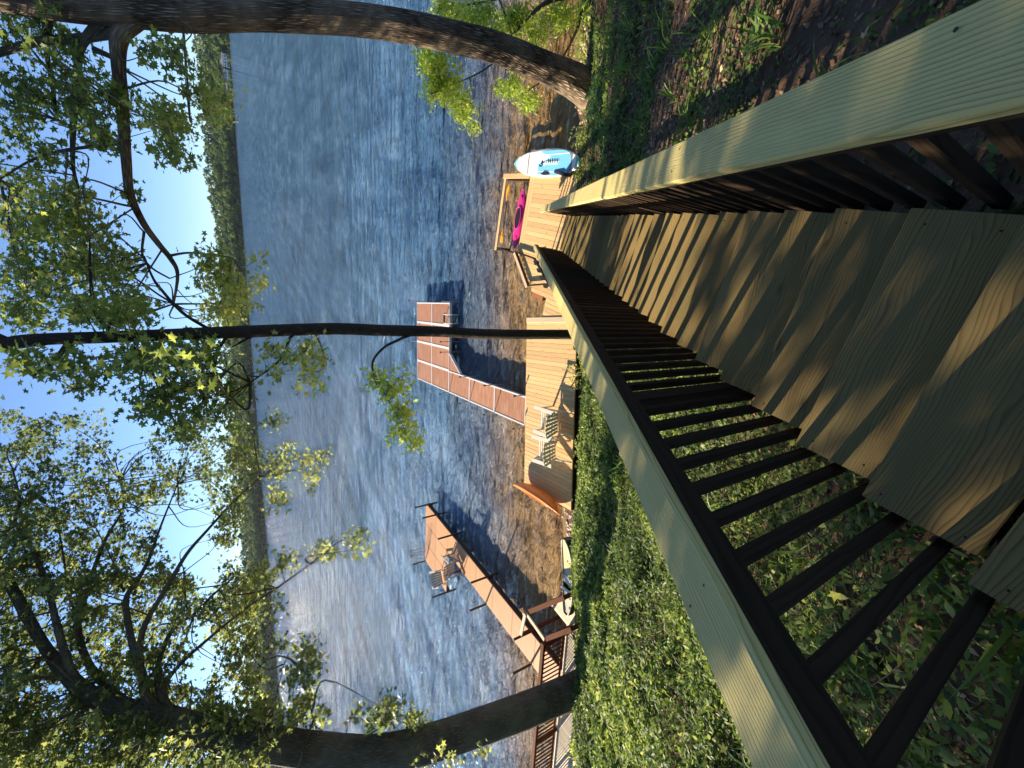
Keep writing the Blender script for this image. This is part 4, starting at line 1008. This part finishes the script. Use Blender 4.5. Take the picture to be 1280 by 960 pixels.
blC += [(300, 580, 24, 30, 24, -1.4, .45), (330, 590, 26, 22, 22, -1.6, .6), (360, 570, 26, 18, 16, -1.6, .65), (395, 575, 18, 16, 11, -1.7, .75), (385, 600, 14, 16, 8, -1.7, .75), (340, 530, 12, 14, 9, -1.2, .3), (345, 625, 16, 16, 9, -1.6, .7),
 (300, 540, 18, 18, 12, -1, .4), (290, 640, 22, 22, 12, -1.3, .5), (320, 720, 22, 18, 16, -.9, .6), (355, 700, 24, 16, 13, -1.1, .65), (395, 690, 24, 12, 10, -1.2, .6), (435, 685, 22, 12, 8, -1.3, .5), (445, 668, 10, 8, 4, -1.3, .4), (300, 745, 18, 24, 16, -.5, .7),
 (275, 780, 24, 22, 16, 0, .7), (300, 800, 18, 20, 12, 0, .6), (340, 755, 12, 12, 5, -1, .5), (300, 850, 22, 26, 20, 0, .6), (320, 890, 22, 20, 18, 0, .65), (270, 900, 24, 16, 18, 0, .5),
 (375, 810, 14, 14, 9, -.8, .35), (385, 830, 14, 16, 11, -.8, .3), (365, 840, 14, 18, 9, -.6, .35), (380, 880, 22, 20, 14, -.4, .5), (355, 900, 20, 16, 12, -.3, .5), (400, 905, 18, 12, 8, -.3, .5), (350, 805, 8, 6, 3, -.8, .3),
 (485, 880, 12, 12, 7, -.5, .3), (480, 898, 18, 12, 12, -.4, .3), (500, 900, 20, 12, 12, -.3, .4), (460, 905, 14, 10, 7, -.4, .3), (525, 905, 18, 7, 7, -.2, .5), (440, 888, 8, 5, 3, -.5, .3), (560, 945, 30, 14, 14, .8, .5), (520, 955, 20, 10, 8, .8, .5), (595, 940, 14, 10, 6, .8, .5)]
nC = twigs_and_leaves(tC, bC, ancC, blC, M['leafC'], M['barkC'], .122, 'maple', 12, mult=1.15)

# trees added on the bank, out of view, to shade the stairs
def added_shade_tree(label, x, y, h, cr, nleaf, lz=.5):
    z = float(ground(x, y)); t_ = thing('added_shade_tree', label, 'tree', (x, y, z-.1), 0, 'trees added on the bank to shade the stairs')
    path = [(x, y, z-.2, .3), (x+.1, y, z+h*.3, .22), (x-.1, y+.2, z+h*.6, .16), (x+.2, y, z+h*.9, .06)]
    _, s_ = trunk_part('trunk', path, M['barkC'], t_, 14, .06, 6)
    n_ = nleaf//14; LP = []; LN = []
    for k in range(9):
        a_ = k*2.4; q = np.array([x+math.cos(a_)*cr*.75, y+math.sin(a_)*cr*.75, z+h*(.5+.05*k)])
        trunk_part('limb', [(x, y, z+h*(.3+.05*k), .09), (*((np.array([x, y, z+h*(.36+.05*k)])+q)/2), .06), (*q, .02)], M['barkC'], t_, 7, 0, 4)
    for k in range(n_):
        v = rng.normal(size=3); v /= np.linalg.norm(v); c = np.array([x, y, z+h*(lz+.18)])+v*rng.uniform(.35, 1)*np.array([cr, cr, h*.25]); LP.append(c+rng.normal(0, .28, (14, 3)))
        q = rng.normal(0, .5, (14, 3)); q[:, 2] += .7; LN.append(q)
    P_ = np.vstack(LP); place('foliage', leaves('foliage', P_, np.vstack(LN), rng.uniform(.12, .2, len(P_)), M['leafC'], 'maple'), t_)['kind'] = 'stuff'
added_shade_tree('unseen bank tree added left of the stair head for shade', -9.5, .8, 10, 3.6, 12500, .54)
added_shade_tree('unseen bank tree added up the slope behind the stair head for shade', -7.0, -2.6, 9, 3.2, 5500, .28)

# leafy small tree at the right hand shoreline
bE = at_z(742, -10, .4)
tE = thing('shoreline_shrub', 'bright yellow green shrub reaching over the water behind the leaning trunk', 'shrub', tuple(bE))
limbsE = [[(760, -10, .07, 0), (720, -5, .06, 0), (680, 5, .05, -.2), (640, 45, .03, -.4), (615, 80, .02, -.5), (580, 100, .014, -.6), (545, 110, .008, -.7)],
 [(720, -5, .05, 0), (670, -20, .045, .2), (622, -2, .03, .3), (590, 5, .02, .4), (545, 10, .01, .5)],
 [(730, -2, .05, 0), (720, 40, .035, -.2), (690, 90, .02, -.5), (650, 120, .01, -.7)],
 [(640, 45, .02, -.4), (634, 25, .02, -.2), (622, -5, .02, 0)]]
ancE = []
for L_ in limbsE: _, s_ = trunk_part('stem', limb_pts(L_, bE), M['barkC'], tE, 8, 0, 5); ancE.append(s_)
blE = [(545, 85, 22, 16, 22, -.6, .5), (555, 110, 26, 20, 28, -.6, .6), (575, 135, 20, 16, 16, -.7, .6), (590, 160, 6, 8, 3, -.7, .6), (530, 70, 10, 8, 5, -.5, .5), (600, 20, 30, 18, 24, .2, .6), (560, 12, 24, 14, 15, .3, .5), (645, 25, 26, 18, 24, .1, .6),
 (690, 20, 26, 18, 24, 0, .6), (625, 45, 16, 12, 10, -.1, .6), (635, 105, 20, 14, 14, -.6, .5), (660, 120, 14, 12, 11, -.7, .6), (670, 45, 14, 12, 8, -.2, .6), (735, 30, 20, 26, 26, -.1, .5), (735, 70, 12, 20, 15, -.2, .5)]
twigs_and_leaves(tE, bE, ancE, blE, M['leafY'], M['barkC'], .10, 'oval', 15, .06, .3, .5, mult=2.6)

# waterside bush by the paddle board
def bush(label, px_, py_, z, blobs, mat, size=.07, kd='oval', name='waterside_bush', spread=.3, barkm='barkC'):
    b = at_z(px_, py_, z); t_ = thing(name, label, 'bush', tuple(b), 0)
    anc = []
    for k in range(6):
        a_ = rng.uniform(0, 6.28); _, s_ = trunk_part('stem', [(*b, .012), (b[0]+.12*math.cos(a_), b[1]+.12*math.sin(a_), z+.2, .009), (b[0]+.3*math.cos(a_), b[1]+.3*math.sin(a_), z+.45, .005)], M[barkm], t_, 5, 0, 3); anc.append(s_)
    twigs_and_leaves(t_, b, anc, blobs, mat, M[barkm], size, kd, 12, .04, .25, spread)
bush('leafy green bush overhanging the near end of the paddle board', 735, 208, .6, [(728, 172, 12, 9, 10, -.1, .5), (741, 192, 8, 12, 10, -.1, .4), (733, 222, 10, 9, 12, -.2, .5), (742, 225, 12, 12, 14, -.2, .4), (742, 180, 12, 16, 12, 0, .3), (745, 205, 10, 14, 12, -.1, .3)], M['leafA'])
bush('yellow green sprig poking through the middle of the left railing', 725, 470, .9, [(716, 462, 6, 10, 4, 0, .9), (722, 480, 6, 10, 4, 0, .9)], M['leafA'], .06)
bush('bright yellow bush by the big backlit trunk and the landing', 727, 945, 1.0, [(722, 938, 7, 8, 14, 0, .8), (728, 955, 7, 8, 14, 0, .8)], M['leafY'], .09)

# ------------------------------------------------------------------ ground cover
def slope_normal(x, y):
    e = .1; zx = (ground(x+e, y)-ground(x-e, y))/(2*e); zy = (ground(x, y+e)-ground(x, y-e))/(2*e)
    return np.stack([-zx, -zy, np.ones_like(zx)], -1)
def scatter(n, x0, x1, y0, y1, dens=None, rmin=0., bias=1.):
    x = rng.uniform(x0, x1, n); y = rng.uniform(y0, y1, n); d = np.interp(x, TX, TY)-y
    keep = d > np.where(x < -3, .22, -.05)
    if dens is not None: keep &= rng.uniform(0, 1, n) < dens(x, y)
    return x[keep], y[keep]
def cover(name, label, cat, n, box, mat, kind, smin, smax, dens=None, h=.12, tilt=.5, vb=.45, vs=.25, clump=True, near=False):
    x, y = scatter(n, *box, dens)
    z = ground(x, y); dist = np.sqrt(x*x+y*y+(z-EYE)**2)
    if near:
        k = rng.uniform(0, 1, len(x)) < np.clip((5.5/dist)**1.6, .12, 1); x, y, z, dist = x[k], y[k], z[k], dist[k]
    edge_ = np.clip((np.interp(x, TX, TY)-y-.1)/.9, .15, 1); n_ = len(x); N = slope_normal(x, y)+rng.normal(0, tilt, (n_, 3)); hh = rng.uniform(0, 1, n_)*h*(.1+.8*vnoise(x*2.1, y*2.1, 12)**1.5+.5*vnoise(x*6.3, y*6.3, 13)**2)*edge_
    P = np.stack([x, y, z+hh], -1)
    sz = rng.uniform(smin, smax, n_)*(np.clip(dist/4., .95, 2.6) if near else 1)
    var = np.clip(rng.normal(vb, vs*.7, n_)+(vnoise(x*1.3, y*1.3, 21)-.5)*.7, 0, 1)
    o = link(name, leaves(name, P, N, sz, mat, kind, var)); return tag(o, label, cat, kind='stuff')
left_d = lambda x, y: np.where(x < .1, .30+.55*vnoise(x*.9, y*.9, 31)+.55*vnoise(x*3.7, y*3.7, 32), .0)
cover('ground_cover', 'thick green ground cover on the sunlit slope left of the stairs', 'ground cover', 900000, (-18, .1, -3.5, 9.5), M['cover'], 'oval', .030, .058, left_d, .30, .75, .42, .42, near=True)
right_d = lambda x, y: np.where((x > -.1), .12+1.25*(vnoise(x*.8, y*2.2, 41)-.30)+.35*np.clip((y-np.interp(x, TX, TY)+1.3)/1.2, 0, 1), 0)
cover('slope_creeper', 'patchy dark creeper on the shaded slope right of the stairs', 'creeper', 330000, (-.1, 14, -2.5, 12.5), M['cover'], 'oval', .03, .06, right_d, .10, .6, .25, .25, near=True)
cover('leaf_litter', 'dry brown litter and twigs over the bank soil', 'leaf litter', 200000, (-12, 14, -3, 12.5), M['litter'], 'diam', .02, .065, None, .03, .35, .45, .35, near=True)
# strap-leaved grass tufts
def blades(name, label, cat, pts, mat, hmin, hmax, nb=14, wd=.008, vb=.5):
    V = []; L_ = []; sz = []; var = []
    for (x, y) in pts:
        z = float(ground(x, y))
        for k in range(nb):
            a_ = rng.uniform(0, 6.28); h = rng.uniform(hmin, hmax); ln = rng.uniform(.3, .9)*h; x0, y0 = x+rng.normal(0, .04), y+rng.normal(0, .04); st = len(V); vv = rng.uniform(0, 1)
            sx, sy = -math.sin(a_)*wd, math.cos(a_)*wd
            for i in range(5):
                u = i/4; w_ = (1-u**2)*1.; r_ = ln*u**1.5; zz = z+h*(u-.45*u**3*ln/h*1.3)
                V += [(x0+math.cos(a_)*r_+sx*w_, y0+math.sin(a_)*r_+sy*w_, zz), (x0+math.cos(a_)*r_-sx*w_, y0+math.sin(a_)*r_-sy*w_, zz)]; var += [vv, vv]
            for i in range(4): L_ += [st+2*i, st+2*i+1, st+2*i+3, st+2*i+2]; sz.append(4)
    return tag(link(name, npmesh(name, np.array(V), L_, sz, mat, var, True)), label, cat, kind='stuff')
pts = [(rng.uniform(-5, -.75), rng.uniform(-1.2, 5)) for _ in range(120)]+[(rng.uniform(.5, 6), rng.uniform(1, 9)) for _ in range(130)]
blades('grass_tufts', 'arching strap leaved grass tufts on the slope', 'grass', pts, M['grassblade'], .12, .38, 12, .008)
pts = [(rng.uniform(-6, -.75), rng.uniform(-1.5, 6)) for _ in range(2600)]
blades('dry_stems', 'thin dry pale stems tangled in the ground cover', 'dry stems', pts, M['litter'], .05, .24, 5, .0028)
# broad maple seedlings among the cover
x, y = scatter(900, -12, -.75, -1.5, 8, lambda x, y: (vnoise(x*.7, y*.7, 77) > .62)*1.)
P = np.stack([x, y, ground(x, y)+rng.uniform(.1, .3, len(x))], -1); N = rng.normal(0, .35, (len(x), 3)); N[:, 2] += 1
tag(link('maple_seedlings', leaves('maple_seedlings', P, N, rng.uniform(.6, 1.2, len(x))*np.clip(.014*np.hypot(x, y)+.03, .05, .12), M['leafA'], 'maple', np.clip(rng.normal(.7, .2, len(x)), 0, 1))), 'broad leaved maple seedlings standing above the ground cover', 'seedlings', kind='stuff')

# ferns at the foot of the leaning tree
def fern(label, px_, py_, sc):
    b = at_z(px_, py_, 1.2)
    for _ in range(4): b = at_z(px_, py_, float(ground(b[0], b[1])))
    t_ = thing('fern', label, 'fern', tuple(b), 0, 'ferns on the right slope')
    for k in range(11):
        a_ = k*.571+rng.uniform(-.2, .2); L = sc*rng.uniform(.8, 1.1); V = []; Fc = []
        ca_, sa_ = math.cos(a_), math.sin(a_)
        for i in range(15):
            u = i/14; r_ = L*u*.85; z = L*(.75*u-.72*u*u)+.02; w_ = L*.20*math.sin(math.pi*(u*.9+.08))
            st = len(V)
            for sg in (-1, 1):
                st = len(V); V += [(ca_*r_, sa_*r_, z), (ca_*(r_+.035)-sa_*sg*w_, sa_*(r_+.035)+ca_*sg*w_, z-.02), (ca_*(r_+L*.05), sa_*(r_+L*.05), z+.005)]; Fc.append((st, st+1, st+2))
        link('frond', mesh('frond', V, Fc, M['fern']), t_)
fern('dark green fern right at the foot of the leaning trunk', 752, 118, .6)
fern('dark green fern just below the leaning trunk, nearer the railing', 758, 140, .6)
fern('small fern between the leaning trunk and the paddle board', 760, 165, .5)
print('leaves', nl, nC, 'objects', len(bpy.data.objects))
